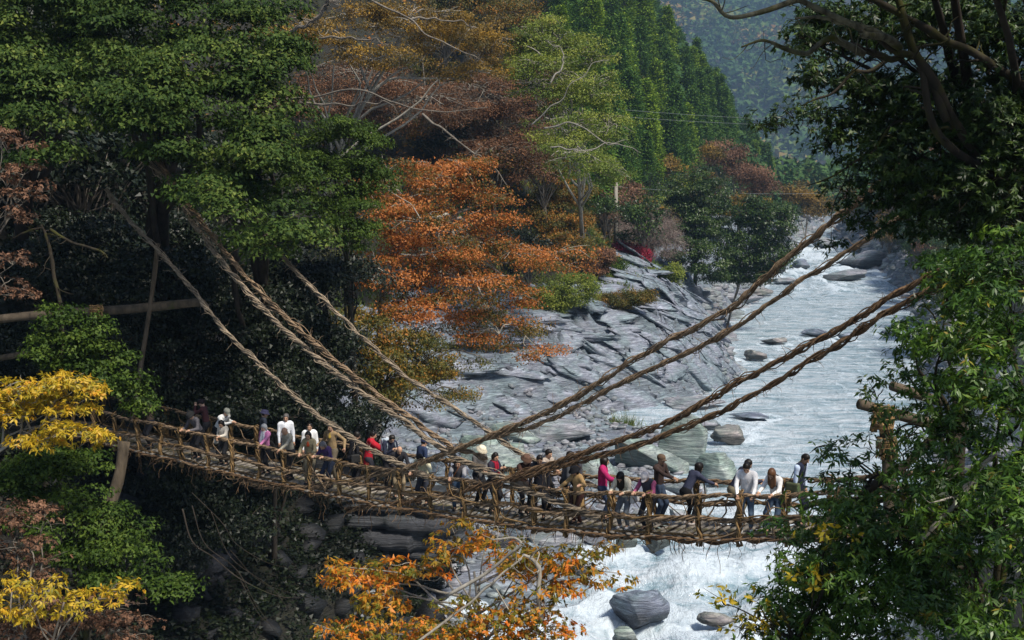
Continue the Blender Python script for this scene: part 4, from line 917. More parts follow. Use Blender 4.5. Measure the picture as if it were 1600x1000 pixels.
# hand rails and middle ropes
for s, nm in ((0.0, 'near'), (2.0, 'far')):
    mb = MB(); P = rope(mb, side_path(s, 1.08, seed=s + 1), .045, 5, .026, .75); wisps(mb, P, 70, .25, .008); part('hand_rail', mb, M['vine'])
    mb = MB(); P = rope(mb, side_path(s, .48, seed=s + 2, wv=.05), .05, 5, .028, 1.0); wisps(mb, P, 120, .5, .010); part('side_rope', mb, M['vine'])
    mb = MB(); P = rope(mb, side_path(s, .50, seed=s + 9, wv=.07), .02, 2, .018, 1.7); wisps(mb, P, 40, .5, .010); part('side_rope', mb, M['lash'])
# wrapped posts
PT = [bt_of(x) for x in (1231, 1155, 1087, 1018, 949, 884, 832)]
gap_ = 1.22
while PT[-1] > T0 + 1: PT.append(PT[-1] - gap_)
PT = [PT[0] + 1.3, PT[0] + 2.6] + PT
for si, s in enumerate((0.0, 2.0)):
    for t in PT:
        t2 = t + (.35 if si else 0) + rb.normal(0, .05); q = bp(t2, s); mb = MB(); top = 1.12
        P = np.array([bp(t2 + rb.normal(0, .03), s + rb.normal(0, .02), h) for h in np.linspace(-.22, top, 7)])
        rope(mb, smooth_path(P, 20), .05, 6, .026, 1.3, step=.07, rprof=lambda u: 1 + .9 * np.clip((u - .72) / .28, 0, 1) + .25 * np.clip(.15 - u, 0, 1) / .15)
        for h in list(rb.uniform(.85, 1.12, 5)) + list(rb.uniform(.42, .52, 2)) + list(rb.uniform(-.1, .08, 2)):     # coils
            a = np.linspace(0, 2 * np.pi * 1.05, 12) + rb.uniform(0, 6); c = bp(t2, s, h); R_ = .085 if h > .8 else .075; tl = rb.normal(0, .35)
            Q_ = np.stack([c[0] + np.cos(a) * R_, c[1] + np.sin(a) * R_, c[2] + tl * R_ * np.cos(a) + .01 * a], 1); tube(mb, Q_, .014, 4, rb.uniform(0, 1), cap=False)
        part('wrapped_post', mb, M['lash'])
# criss-cross vines of the sides
for s in (0.0, 2.0):
    for chunk in range(4):
        mb = MB(); a0 = T0 + (T1 - T0) * chunk / 4; a1 = a0 + (T1 - T0) / 4
        for _ in range(22):
            t = rb.uniform(a0, a1); h0 = rb.choice([1.05, .48, .48, .05]); h1 = rb.choice([.48, .04, -.1]) if h0 > .9 else (rb.choice([0.0, -.15, 1.02]))
            p0 = bp(t, s + rb.normal(0, .03), h0); p1 = bp(t + rb.normal(0, .9), s + rb.normal(0, .05), h1)
            tube(mb, wander(p0, p1, 5, .12, -.08, rb), rb.uniform(.010, .024), 4, rb.uniform(0, 1), cap=False)
        o = part('woven_vine', mb, M['vine'] if chunk % 2 else M['lash'], kind='stuff')
mb = MB()
for _ in range(150):                                                    # ends that hang under the deck
    t = rb.uniform(-2, T1 - 1); p = bp(t, rb.choice([0, 0, .5, 2]), -.15); tube(mb, wander(p, p + [rb.normal(0, .15), rb.normal(0, .15), -rb.uniform(.15, .8)], 4, .2, 0, rb), rb.uniform(.006, .016) * np.linspace(1, .5, 8), 4, rb.uniform(0, 1), cap=False)
part('hanging_vine', mb, M['vine_dark'], kind='stuff')
# suspension cables (points on the photograph, in the vertical plane of one side of the bridge)
def cable(pts, s, R_, mat, lab, ns=7, r=.028, pitch=1.25, w_=170, step=.11):
    P = smooth_path([bhit(x, y, s) for (x, y, *q) in pts], 160)
    mb = MB(); P = rope(mb, P, R_ * .85, ns, r * .88, pitch, step=step, wob=.9)
    rope(mb, P + rb.normal(0, .012, P.shape), R_ * 1.25, 3, r * .55, pitch * 1.7, step=.1, wob=1.0); wisps(mb, P, w_, .38, .008, down=.2)
    return part('suspension_cable', mb, M[mat], label=lab)
cable([(1420, 250), (1290, 355), (1205, 425), (1140, 482), (1000, 557), (880, 632), (740, 692), (640, 729), (560, 748), (470, 762), (380, 755)], 0.0, .055, 'vine', 'highest cable on the right, down to the near side of the deck')
cable([(1500, 285), (1390, 352), (1310, 402), (1250, 440), (1130, 523), (980, 594), (850, 660), (745, 690), (660, 722), (600, 742)], 0.02, .048, 'vine', 'second cable from the right tower, joining the highest one low down')
cable([(1530, 395), (1420, 448), (1300, 520), (1150, 600), (1060, 652), (980, 684), (900, 712), (770, 755), (700, 772), (620, 786), (540, 797)], 0.0, .06, 'vine_dark', 'upper one of the two parallel right hand cables')
cable([(1530, 415), (1405, 478), (1320, 532), (1230, 586), (1150, 632), (1070, 668), (990, 698), (900, 722), (820, 744), (740, 762)], -.03, .055, 'vine_dark', 'lower one of the two parallel right hand cables')
cable([(165, 295), (190, 330), (250, 395), (300, 452), (350, 515), (430, 592), (480, 637), (530, 672), (600, 714), (660, 740), (720, 768)], 0.0, .055, 'vine_sunlit', 'left near cable, lowest of the three on the left')
cable([(235, 255), (270, 300), (340, 400), (430, 502), (550, 602), (640, 664), (700, 708), (770, 741), (830, 768), (890, 792), (940, 809)], 0.0, .07, 'vine_sunlit', 'thick middle cable on the left', 8, .033)
cable([(245, 250), (280, 300), (352, 395), (440, 490), (556, 590), (640, 652), (700, 694), (760, 716)], 0.1, .06, 'vine', 'darker cable twined behind the thick middle one on the left')
cable([(400, 340), (445, 405), (530, 492), (620, 577), (670, 612), (720, 645), (800, 700), (860, 732), (940, 765)], 2.0, .05, 'vine_sunlit', 'left far cable, the rightmost of the three on the left', 7, .026)
# ------------------------------------------------------------------ timber frames at both bridge heads
def log_mesh(name, P, R_, mat, off, seed=0):
    mb = MB(); P = smooth_path(P, 14); s = np.arange(14); tube(mb, P, R_ * (1 + .06 * vnoise(s * .8, s * 0 + seed, seed=seed)), 12, .6); return mb.mesh(name, mat, True, off)
def frame(name, label, logs, lash):
    o0 = logs[0][0][0]; root = thing(name, label, 'timber frame', o0)
    for i, (P, R_, nm) in enumerate(logs): link(nm, log_mesh(nm, P, R_, M['log'], o0, i + 3), root)
    for (c, h, R_) in lash:
        mb = MB(); rr = np.random.default_rng(int(h * 100))
        for k in range(13):
            a = rr.uniform(0, 6.28); q = c + [math.cos(a) * R_, math.sin(a) * R_, 0]; tube(mb, wander(q + [0, 0, h * .52], q - [rr.normal(0, .05), 0, h * .5], 5, .07, 0, rr), rr.uniform(.018, .034), 5, rr.uniform(0, 1))
        for k in range(6):
            zz = rr.uniform(-.4, .5) * h; a = np.linspace(0, 6.6, 14); tube(mb, np.stack([c[0] + np.cos(a) * R_ * 1.15, c[1] + np.sin(a) * R_ * 1.15, c[2] + zz + .01 * a], 1), .02, 4, rr.uniform(0, 1))
        me = mb.mesh('lashing', M['lash'], True, o0); link('lashing', me, root)
    return root
Dr = 29.2
frame('bridge_head_frame', 'round log crossbeams on a vine wrapped post at the right bridge head', [
    ([W(1343, 631, Dr), W(1430, 655, Dr + .6), W(1520, 678, Dr + 1.2)], .125, 'crossbeam'), ([W(1394, 603, Dr + 1.3), W(1470, 628, Dr + 2)], .12, 'crossbeam'),
    ([W(1381, 634, Dr + .1), W(1388, 720, Dr + .1), W(1392, 830, Dr)], .15, 'post')], [(W(1380, 655, Dr), .62, .2), (W(1384, 700, Dr), .5, .19)])
Dl = 45.5
frame('bridge_head_frame', 'long log beams and leaning poles at the dark left bridge head', [
    ([W(-80, 508, Dl - 1), W(60, 492, Dl), W(200, 483, Dl + .5), W(312, 472, Dl + 1)], .16, 'crossbeam'), ([W(-40, 566, Dl + 2), W(120, 540, Dl + 2), W(216, 527, Dl + 2)], .11, 'crossbeam'),
    ([W(246, 380, Dl + .6), W(240, 440, Dl + .6), W(218, 585, Dl + .4), W(205, 660, Dl + .4)], .085, 'post'), ([W(194, 690, Dl - .5), W(186, 745, Dl - .5), W(166, 812, Dl - .5), W(150, 880, Dl - .5)], .2, 'post')], [(W(150, 488, Dl - .1), .5, .2)])
print('bridge', round(time.time() - T00, 1))

# pole and wires on the far slope
pb = W(962, 372, 176); root = thing('utility_pole', 'pale concrete utility pole among the cedars', 'pole', pb)
mb = MB(); tube(mb, [pb - [0, 0, 2], pb + [0, 0, 7.6]], [.30, .24], 12); link('pole_shaft', mb.mesh('pole_shaft', M['bark_pale'], True, pb), root)
mb = MB(); tube(mb, [pb + [-.9, 0, 7.0], pb + [.9, 0, 7.0]], .07, 6); link('cross_arm', mb.mesh('cross_arm', M['bark_grey'], True, pb), root)
wm = plain('wire_metal', (.25, .27, .28), .5)
for (x0, y0, x1, y1, lb) in [(850, 160, 1330, 188, 'upper thin power line across the far slope'), (850, 172, 1330, 196, 'second thin power line across the far slope'), (962, 292, 1330, 300, 'low thin power line from the pale pole')]:
    a, c = W(x0, y0, 200), W(x1, y1, 300); P = wander(a, c, 8, 0, -.006); mb = MB(); tube(mb, P, .022, 4); me = mb.mesh('power_line', wm, False, a); tag(link('power_line', me, None, a), lb, 'power line', 'power lines over the valley')

# ------------------------------------------------------------------ nearer trees
# big tree at the upper right
ru = dict(LANCE)
RB = [blob(1300, 60, 25, 70, 45), blob(1400, 40, 24, 80, 45), blob(1500, 40, 23, 90, 50), blob(1590, 90, 22, 70, 70), blob(1300, 120, 25, 40, 25), 
      blob(1400, 150, 24, 60, 30), blob(1470, 170, 23, 70, 50), blob(1560, 200, 22, 80, 70), blob(1370, 230, 24, 60, 45), blob(1440, 260, 23, 90, 50), blob(1540, 290, 22, 90, 55),
      blob(1400, 305, 24, 60, 28), blob(1480, 350, 23, 80, 35), blob(1340, 170, 24, 40, 40), blob(1600, 360, 22, 60, 50),
      blob(1350, -110, 20, 90, 60), blob(1500, -130, 20, 110, 70), blob(1600, -60, 20, 80, 60), blob(1450, -270, 18, 150, 80), blob(1620, -250, 17, 120, 90)]
base = ground_at(1640, 26)
make_tree('evergreen_tree', 'large overhanging evergreen with dark lance shaped leaves at the upper right', 'tree', base, RB,
    dict(LANCE, fill=2.7, clump=.46, tufts=17, width=.036, tri=True), L['glossy_dark'], M['bark'], .26, None, 60, twig_r=.010, trunk=[base - [0, 0, .5], W(1660, 520, 25), W(1625, 330, 24), W(1500, 200, 24)])
bt_ = bpy.context.scene.objects['evergreen_tree'] if False else None
def limb_thing(name, label, cat, paths, mat, leaf=None, jit=0, ntw=9):
    o0 = np.asarray(paths[0][0][0]); root = thing(name, label, cat, o0); r = np.random.default_rng(abs(hash(label)) % 1000 if False else len(label))
    tw = MB(); ends = []
    for P, R0, R1 in paths:
        S_ = smooth_path(P, 40); s = np.linspace(0, 8, 40)
        S_ = S_ + np.stack([vnoise(s, s * 0 + 1, seed=len(P)), s * 0, vnoise(s, s * 0 + 5, seed=len(P))], 1) * (R0 * .5 + jit) * np.minimum(1, s * .5)[:, None]
        mb = MB(); tube(mb, S_, np.linspace(R0, R1, 40) * (1 + .18 * vnoise(s * 1.9, s * 0 + 3)), 9, r.uniform(.4, 1)); link('limb', mb.mesh('limb', mat, True, o0), root)
        for q in range(ntw):
            k = int(r.integers(8, 40)); e = S_[k] + norm(r.normal(0, 1, 3)) * r.uniform(.3, .9) * (R0 * 10) ** .5; tube(tw, wander(S_[k], e, 4, .18, 0, r), R1 * .5 * np.linspace(1, .3, 8), 4, r.uniform(0, 1)); ends.append(e)
    me = tw.mesh('twig', mat, True, o0); o = link('twig', me, root); o['kind'] = 'stuff'
    if leaf:
        V, Q, T = clump_leaves([(e, np.array([.3, .3, .22]) * leaf[1].get('cs', 1)) for e in ends], r, leaf[1]); o = link('leaves', np_mesh('leaves', V - o0, Q, leaf[0], tint=T), root); o['kind'] = 'stuff'
    return root
D = 21.5
limb_thing('mossy_bough', 'massive dark mossy boughs in the top right corner', 'branch', [
    ([W(1680, 440, D + 1), W(1590, 320, D + .6), W(1520, 235, D + .3), W(1460, 140, D), W(1420, 60, D), W(1395, -40, D)], .11, .06),
    ([W(1560, 280, D + .4), W(1470, 212, D), W(1437, 100, D), W(1420, 88, D), W(1395, 78, D - .2), W(1372, 62, D - .3)], .075, .045),
    ([W(1480, 190, D), W(1437, 96, D), W(1395, 90, D), W(1350, 78, D), W(1325, 70, D)], .07, .045),
    ([W(1640, 160, D), W(1560, 110, D), W(1480, 60, D), W(1420, 30, D), W(1335, -12, D)], .085, .05)], M['bark_moss'])
limb_thing('lichened_branch', 'pale lichened branches reaching left along the top right edge', 'branch', [
    ([W(1405, 74, D - .2), W(1382, 58, D - .8), W(1346, 52, D - 1), W(1340, 40, D - 1), W(1262, 6, D - 1.2), W(1236, 3, D - 1.3), W(1187, 18, D - 1.5), W(1139, 25, D - 1.6), W(1117, 3, D - 1.7), W(1085, -3, D - 1.8)], .07, .022),
    ([W(1400, 66, D - .5), W(1360, 48, D - .9), W(1310, 32, D - 1), W(1290, 28, D - 1), W(1245, 30, D - 1.2)], .06, .022),
    ([W(1350, 85, D - .2), W(1308, 62, D - .4), W(1285, 66, D - .5), W(1257, 82, D - .6), W(1220, 70, D - .7), W(1190, 62, D - .8), W(1157, 74, D - .9)], .065, .016)],
    M['bark_lichen'], None)
limb_thing('bare_branches', 'long pale bare branches crossing the autumn trees above the orange one', 'branch', [
    ([W(450, 155, 84), W(500, 150, 83), W(555, 143, 82), W(610, 157, 82), W(665, 168, 81), W(710, 172, 81), W(760, 168, 81)], .075, .02), ([W(475, 160, 84), W(540, 165, 83), W(590, 160, 82), W(620, 172, 82)], .07, .02),
    ([W(580, 0, 84), W(620, 22, 83), W(670, 50, 82), W(720, 80, 82), W(760, 100, 82)], .07, .02), ([W(455, 50, 86), W(490, 28, 85), W(520, -10, 84)], .14, .09), ([W(500, 60, 84), W(560, 58, 83), W(610, 66, 82)], .08, .03),
    ([W(660, 178, 79), W(700, 210, 78), W(740, 240, 77), W(790, 285, 77)], .09, .03), ([W(640, 30, 84), W(690, 28, 84), W(750, 40, 84)], .07, .02)], M['bark_grey'], jit=.16, ntw=34)
limb_thing('bare_branches', 'fine pale bare limbs reaching right over the yellow green tree', 'branch', [
    ([W(830, 195, 108), W(870, 160, 107), W(915, 110, 106), W(950, 90, 106)], .06, .015), ([W(850, 200, 108), W(900, 195, 107), W(950, 225, 106), W(1000, 235, 106)], .07, .02), ([W(860, 230, 107), W(910, 232, 106), W(980, 215, 106)], .06, .02), ([W(860, 130, 107), W(880, 90, 107), W(860, 60, 107)], .08, .02)], M['bark_pale'], jit=.22, ntw=34)
limb_thing('branch', 'thin dark branch slanting down left in front of the hazy valley', 'branch', [
    ([W(1470, 130, 23), W(1430, 88, 23), W(1392, 94, 23), W(1358, 112, 23), W(1335, 110, 23), W(1330, 115, 23), W(1300, 145, 23), W(1275, 152, 23), W(1252, 165, 23)], .05, .015),
    ([W(1440, 200, 23), W(1400, 190, 23), W(1365, 235, 23), W(1340, 250, 23), W(1300, 275, 23), W(1262, 292, 23)], .035, .01)], M['bark_moss'], (L['glossy_dark'], dict(LANCE, tufts=3)))
print('right top', TRI, round(time.time() - T00, 1))
# lower right bush, nearest
LB = [blob(1570, 410, 17, 60, 45), blob(1520, 440, 17.5, 55, 45), blob(1490, 410, 18, 35, 30), blob(1470, 480, 18.5, 35, 20), blob(1580, 500, 15, 60, 60), blob(1500, 530, 16, 70, 55), blob(1450, 545, 17, 45, 36), blob(1425, 590, 18, 24, 18),
      blob(1560, 610, 14.5, 70, 60), blob(1480, 640, 15.5, 60, 50), blob(1500, 730, 15, 80, 60), blob(1590, 720, 13.5, 60, 70), blob(1430, 765, 16.5, 50, 35), blob(1330, 800, 17, 50, 40),
      blob(1410, 840, 16, 70, 50), blob(1510, 850, 14.5, 80, 60), blob(1590, 860, 13, 60, 80), blob(1300, 880, 17, 55, 45), blob(1380, 930, 15.5, 70, 50), blob(1480, 960, 14.5, 90, 50), blob(1270, 960, 17, 60, 45), blob(1330, 1010, 16, 90, 40), blob(1580, 980, 13, 70, 50), blob(1240, 850, 18, 30, 25), blob(1270, 900, 17, 50, 50), blob(1230, 940, 17, 40, 40), blob(1340, 860, 16.5, 60, 50), blob(1420, 900, 15.8, 60, 50), blob(1230, 1000, 16.5, 50, 30)]
base = W(1560, 1150, 17)
make_tree('evergreen_bush', 'large near evergreen bush with glossy drooping leaves filling the lower right', 'bush', base, LB,
    dict(LANCE, leaf=.105, width=.030, fill=1.7, clump=.36, tufts=18, cvar=.5), L['glossy'], M['bark_moss'], .13, None, 61, twig_r=.007, trunk=[base, W(1540, 1000, 17), W(1500, 800, 17), W(1510, 600, 17.5)])
def sprays(name, label, D_, pts, lm, bm, seed, spec, base_px, cat='tree', rt_=.05):
    """branch sprays: each point is (px, py, rpx, rpy)"""
    return make_tree(name, label, cat, W(base_px[0], base_px[1], D_), [blob(x, y, D_ + dz, a, b_) for (x, y, a, b_, dz) in pts], spec, lm, bm, rt_, None, seed, twig_r=.008)
SP = dict(LANCE, leaf=.13, width=.036, clump=.26, tufts=7, per_tuft=7, fill=.9, twigs=1, sprigs=1)
sprays('leafy_branch', 'airy leafy branches reaching out over the right end of the bridge', 19,
    [(1330, 720, 34, 14, 0), (1290, 705, 22, 12, .3), (1350, 760, 40, 14, 0), (1300, 760, 26, 16, .2), (1375, 700, 30, 20, .3), (1390, 655, 24, 20, 0), (1365, 610, 20, 14, .3), (1280, 790, 30, 16, 0), (1430, 680, 40, 20, 0), (1330, 790, 30, 14, 0)], L['glossy'], M['bark_moss'], 62, SP, (1470, 860), 'branch')
sprays('leafy_branch', 'leafy twigs hanging left of the upper right tree before the hazy valley', 24,
    [(1250, 180, 40, 22, 0), (1215, 200, 26, 14, .3), (1290, 220, 30, 26, 0), (1200, 195, 26, 10, 0), (1270, 100, 26, 26, 0), (1240, 60, 30, 14, 0), (1320, 300, 24, 34, .5), (1350, 350, 34, 24, .5), (1300, 385, 22, 12, .5)], L['glossy_dark'], M['bark_moss'], 63, dict(SP, fill=1.2), (1420, 150), 'branch', .04)
sprays('autumn_bush', 'sparse yellow and orange leaved twigs at the bottom left of the right bush', 16.5,
    [(1180, 960, 40, 24, 0), (1150, 985, 24, 14, 0), (1230, 990, 36, 20, 0), (1265, 920, 26, 34, -.6), (1300, 850, 34, 24, -.6), (1290, 905, 22, 22, -.7), (1130, 940, 14, 8, 0)], L['yellow'], M['bark_moss'], 64, dict(SP, leaf=.10, width=.045, tufts=5, per_tuft=5, fill=1.0, droop=.2, contrast=.9, shift=-.18), (1260, 1080), 'bush')
limb_thing('mossy_branch', 'mossy brown bough rising through the right bush towards the bridge end', 'branch', [([W(1290, 850, 17.6), W(1320, 805, 17.3), W(1345, 778, 17.2), W(1365, 758, 17.2), W(1420, 720, 17.5), W(1500, 640, 18)], .05, .06)], M['bark_moss'])
limb_thing('dead_branch', 'pale forked dead branch sticking out of the right bush', 'branch', [([W(1440, 842, 14.6), W(1485, 795, 14.6), W(1530, 735, 14.5), W(1556, 706, 14.4)], .032, .022), ([W(1525, 742, 14.5), W(1505, 770, 14.5), W(1455, 785, 14.4)], .02, .008), ([W(1540, 722, 14.5), W(1490, 742, 14.5)], .014, .006)], M['bark_pale'])
print('right low', TRI, round(time.time() - T00, 1))
# lower middle amber branches
AM = dict(LANCE, leaf=.12, width=.045, clump=.36, tufts=11, per_tuft=8, flat=.42, fill=1.6, up=.5, droop=.75, twigs=1, sprigs=1, contrast=1.45, cvar=.45, shift=-.12)
make_tree('amber_tree', 'orange and yellow leaved tree top in the lower middle below the bridge', 'tree', W(760, 1100, 24),
    [blob(710, 830, 24, 22, 18), blob(700, 865, 24, 35, 18), blob(775, 850, 24, 40, 16), blob(840, 870, 23.5, 50, 18), blob(905, 880, 23, 50, 16), blob(955, 900, 23, 32, 10), blob(930, 862, 23, 22, 8), blob(650, 885, 24.5, 45, 20), blob(590, 900, 25, 45, 18), blob(545, 915, 25, 35, 14), blob(530, 885, 25, 16, 12), blob(620, 940, 24.5, 50, 14), blob(870, 910, 23, 45, 14), blob(810, 895, 23.5, 45, 12)],
    AM, L['amber'], M['bark_pale'], .07, None, 65, twig_r=.008)
make_tree('autumn_tree', 'rusty olive tree top along the bottom edge under the amber one', 'tree', W(700, 1150, 23),
    [blob(780, 975, 23, 60, 20), blob(850, 985, 23, 50, 22), blob(830, 950, 23, 50, 12), blob(700, 985, 23.5, 60, 20), blob(620, 985, 24, 60, 20), blob(540, 990, 24, 50, 22), blob(760, 1010, 23, 90, 20), blob(730, 950, 23.5, 35, 10)],
    dict(AM, leaf=.085, width=.04, contrast=1.6, fill=2.2, shift=-.22), L['amber'], M['bark_pale'], .06, None, 66, twig_r=.009)
limb_thing('pale_branch', 'pale crooked bare branches among the amber leaves', 'branch', [
    ([W(700, 930, 23), W(760, 895, 22.9), W(790, 870, 22.8), W(812, 852, 22.7), W(803, 840, 22.7), W(770, 845, 22.7)], .035, .018),
    ([W(846, 970, 22.7), W(840, 930, 22.7), W(845, 895, 22.7), W(835, 878, 22.7), W(820, 868, 22.7)], .05, .03),
    ([W(650, 1005, 22.9), W(730, 945, 22.9), W(775, 905, 22.8), W(815, 872, 22.8)], .025, .018),
    ([W(775, 920, 22.8), W(800, 960, 22.8), W(830, 985, 22.8)], .014, .008), ([W(776, 850, 22.7), W(778, 825, 22.7), W(770, 822, 22.7)], .012, .007)], M['bark_pale'])
# left side, nearer than the bridge
YL = dict(LANCE, leaf=.15, width=.048, clump=.42, tufts=9, per_tuft=8, flat=.36, fill=2.4, up=.5, droop=.7, twigs=1, sprigs=1, contrast=1.1)
make_tree('yellow_tree', 'bright yellow leaved branches at the left edge in front of the left bridge end', 'tree', W(-60, 760, 33),
    [blob(40, 610, 32, 55, 18), blob(100, 600, 32, 50, 14), blob(20, 645, 32, 45, 14), blob(95, 635, 32, 50, 12), blob(115, 670, 31.5, 45, 10), blob(150, 690, 31.5, 22, 12), blob(60, 690, 32, 45, 10), blob(150, 615, 32, 22, 10)], YL, L['yellow'], M['bark_pale'], .08, None, 67, twig_r=.010)
make_tree('evergreen_tree', 'small leaved green tree above and right of the yellow branches', 'tree', W(60, 800, 36),
    [blob(110, 520, 35, 50, 22), blob(90, 560, 35, 45, 20), blob(150, 560, 35, 50, 22), blob(190, 600, 35, 35, 22), blob(150, 600, 35, 40, 20), blob(205, 635, 35, 24, 16), blob(80, 495, 35, 30, 12)],
    dict(OAK, leaf=.105, width=.06, clump=.42, tufts=34, per_tuft=5, flat=.5, fill=1.4), L['oak_bright'], M['bark'], .1, None, 68, twig_r=.012)
make_tree('evergreen_tree', 'green broadleaf tree at the lower left below the bridge end', 'tree', W(130, 1120, 33),
    [blob(60, 750, 34, 70, 30), blob(110, 720, 34, 50, 22), blob(150, 790, 33, 45, 22), blob(180, 830, 33, 50, 22), blob(130, 860, 33, 50, 22), blob(200, 870, 32, 45, 18), blob(250, 915, 32, 45, 14), blob(190, 905, 32, 50, 16), blob(60, 820, 33, 50, 22)],
    dict(OAK, leaf=.115, width=.06, clump=.5, tufts=40, per_tuft=5, flat=.4, fill=1.6), L['oak_bright'], M['bark_moss'], .12, None, 69, twig_r=.012)
make_tree('autumn_tree', 'dry reddish brown leaved tree at the left edge below the bridge', 'tree', W(-20, 1120, 31),
    [blob(40, 800, 31, 55, 22), blob(20, 850, 31, 50, 22), blob(70, 885, 31, 40, 16), blob(120, 960, 30, 90, 30), blob(40, 985, 30, 70, 24), blob(200, 985, 30, 50, 20)], dict(AM, leaf=.09, width=.045, fill=1.7), L['brown'], M['bark_grey'], .08, None, 70, twig_r=.010)
make_tree('yellow_tree', 'golden yellow leaved branches at the bottom left corner', 'tree', W(60, 1120, 29),
    [blob(40, 920, 29, 50, 18), blob(20, 960, 29, 45, 18), blob(150, 930, 29, 45, 14), blob(180, 915, 29, 26, 12), blob(110, 945, 29, 30, 10)], dict(YL, fill=1.3), L['yellow'], M['bark_grey'], .06, None, 71, twig_r=.009)
make_tree('autumn_tree', 'dry brown leaved branches at the left edge above the log beam', 'tree', W(-120, 620, 36),
    [blob(30, 270, 36, 45, 14), blob(50, 300, 36, 40, 14), blob(20, 340, 36, 40, 14), blob(15, 410, 36, 35, 14), blob(25, 450, 36, 40, 16), blob(10, 210, 36, 30, 14), blob(40, 225, 36, 24, 10)], dict(AM, leaf=.11, width=.05, fill=.9), L['brown'], M['bark_grey'], .07, None, 72, twig_r=.010)
limb_thing('mossy_branch', 'crooked mossy green branch standing at the left above the beam', 'branch', [([W(96, 560, 37), W(95, 490, 37), W(86, 430, 37), W(76, 385, 37), W(66, 352, 37)], .075, .04), ([W(78, 358, 37), W(110, 378, 37), W(150, 390, 37), W(168, 402, 37)], .05, .03), ([W(68, 356, 37), W(45, 360, 37), W(20, 372, 37)], .04, .02)], M['bark_moss'])
limb_thing('bare_branches', 'long bare drooping twigs under the left half of the bridge', 'branch', [
    ([W(285, 795, 40), W(300, 845, 40), W(335, 872, 40), W(375, 905, 40), W(430, 930, 40), W(470, 935, 40)], .028, .008), ([W(300, 790, 40), W(320, 850, 40), W(370, 890, 40), W(400, 945, 40), W(440, 1000, 40)], .018, .005),
    ([W(300, 770, 41), W(345, 815, 41), W(370, 850, 41), W(420, 880, 41), W(470, 890, 41)], .014, .004), ([W(375, 905, 40), W(405, 960, 40), W(435, 985, 40)], .012, .004), ([W(330, 800, 40), W(360, 870, 40), W(420, 915, 40), W(450, 950, 40)], .012, .004), ([W(360, 860, 40), W(410, 910, 40), W(500, 940, 40)], .010, .004)], M['bark'])
print('near trees', TRI, round(time.time() - T00, 1))

# ------------------------------------------------------------------ people
def snets(Fv, o, h):
    ins = Fv < 0; sh = tuple(s - 1 for s in Fv.shape)
    acc = np.zeros(sh + (3,)); cnt = np.zeros(sh)
    cs = [(a, b, c) for a in (0, 1) for b in (0, 1) for c in (0, 1)]
    def sub(A, c): return A[c[0]:c[0] + sh[0], c[1]:c[1] + sh[1], c[2]:c[2] + sh[2]]
    for c in cs:
        for ax in range(3):
            if c[ax]: continue
            d = list(c); d[ax] = 1; d = tuple(d)
            fa, fb = sub(Fv, c), sub(Fv, d); mk = (fa < 0) != (fb < 0)
            t = np.where(mk, fa / np.where(mk, fa - fb, 1), 0)
            for k in range(3): acc[..., k] += np.where(mk, c[k] + (t if k == ax else 0), 0)
            cnt += mk
    m = cnt > 0; idx = np.full(sh, -1); idx[m] = np.arange(m.sum())
    I = np.argwhere(m); V = (I + acc[m] / cnt[m][:, None]) * h + o; Fc = []
    for ax in range(3):
        b, c = [(1, 2), (2, 0), (0, 1)][ax]
        sl0 = [slice(None)] * 3; sl1 = [slice(None)] * 3; sl0[ax] = slice(0, -1); sl1[ax] = slice(1, None)
        A, B = ins[tuple(sl0)], ins[tuple(sl1)]; E_ = np.argwhere(A != B)
        ok = (E_[:, b] > 0) & (E_[:, c] > 0) & (E_[:, b] < sh[b]) & (E_[:, c] < sh[c]); E_ = E_[ok]
        if not len(E_): continue
        def cell(db, dc):
            q = E_.copy(); q[:, b] += db; q[:, c] += dc; return idx[q[:, 0], q[:, 1], q[:, 2]]
        Q = np.stack([cell(-1, -1), cell(0, -1), cell(0, 0), cell(-1, 0)], 1)
        fl = A[tuple(E_.T)]; Q[~fl] = Q[~fl][:, ::-1]; Fc.append(Q)
    return V, np.concatenate(Fc)
class SDF:
    def __init__(s, lo, hi, h):
        s.h = h; s.o = np.asarray(lo, float); n_ = np.ceil((np.asarray(hi) - s.o) / h).astype(int) + 1
        g = np.meshgrid(*[s.o[i] + h * np.arange(n_[i]) for i in range(3)], indexing='ij'); s.P = np.stack(g, -1).astype(np.float32); s.F = np.full(s.P.shape[:3], 9., np.float32)
    def sm(s, d, k):
        if k <= 0: s.F = np.minimum(s.F, d); return
        q = np.clip(.5 + .5 * (s.F - d) / k, 0, 1); s.F = s.F * (1 - q) + d * q - k * q * (1 - q)
    def cap(s, a, b, ra, rb_, k=.03, sq=None):
        """tapered capsule; sq=(axis, factor) flattens it along a direction"""
        a = np.asarray(a, np.float32); b = np.asarray(b, np.float32); P = s.P
        if sq is not None:
            n_, f = norm(sq[0]).astype(np.float32), np.float32(1 / sq[1]); P = P + ((P - a) @ n_)[..., None] * n_ * (f - 1); b = b + ((b - a) @ n_) * n_ * (f - 1)
        ab = b - a; L2 = max(float(ab @ ab), 1e-8); u = np.clip(((P - a) @ ab) / L2, 0, 1)
        s.sm(np.linalg.norm(P - a - u[..., None] * ab, axis=-1) - (ra + (rb_ - ra) * u), k)
    def ell(s, c, R3, rad, k=.02):
        q = (s.P - np.asarray(c, np.float32)) @ np.asarray(R3, np.float32) / np.asarray(rad, np.float32)
        s.sm((np.linalg.norm(q, axis=-1) - 1) * min(rad), k)
    def cut(s, n_, d): s.F = np.maximum(s.F, s.P @ np.asarray(n_, np.float32) - d)
    def mesh(s): return snets(s.F, s.o, s.h)
def rotx(v, a):
    c, q = math.cos(a), math.sin(a); v = np.asarray(v, float); return np.array([v[0], v[1] * c - v[2] * q, v[1] * q + v[2] * c])
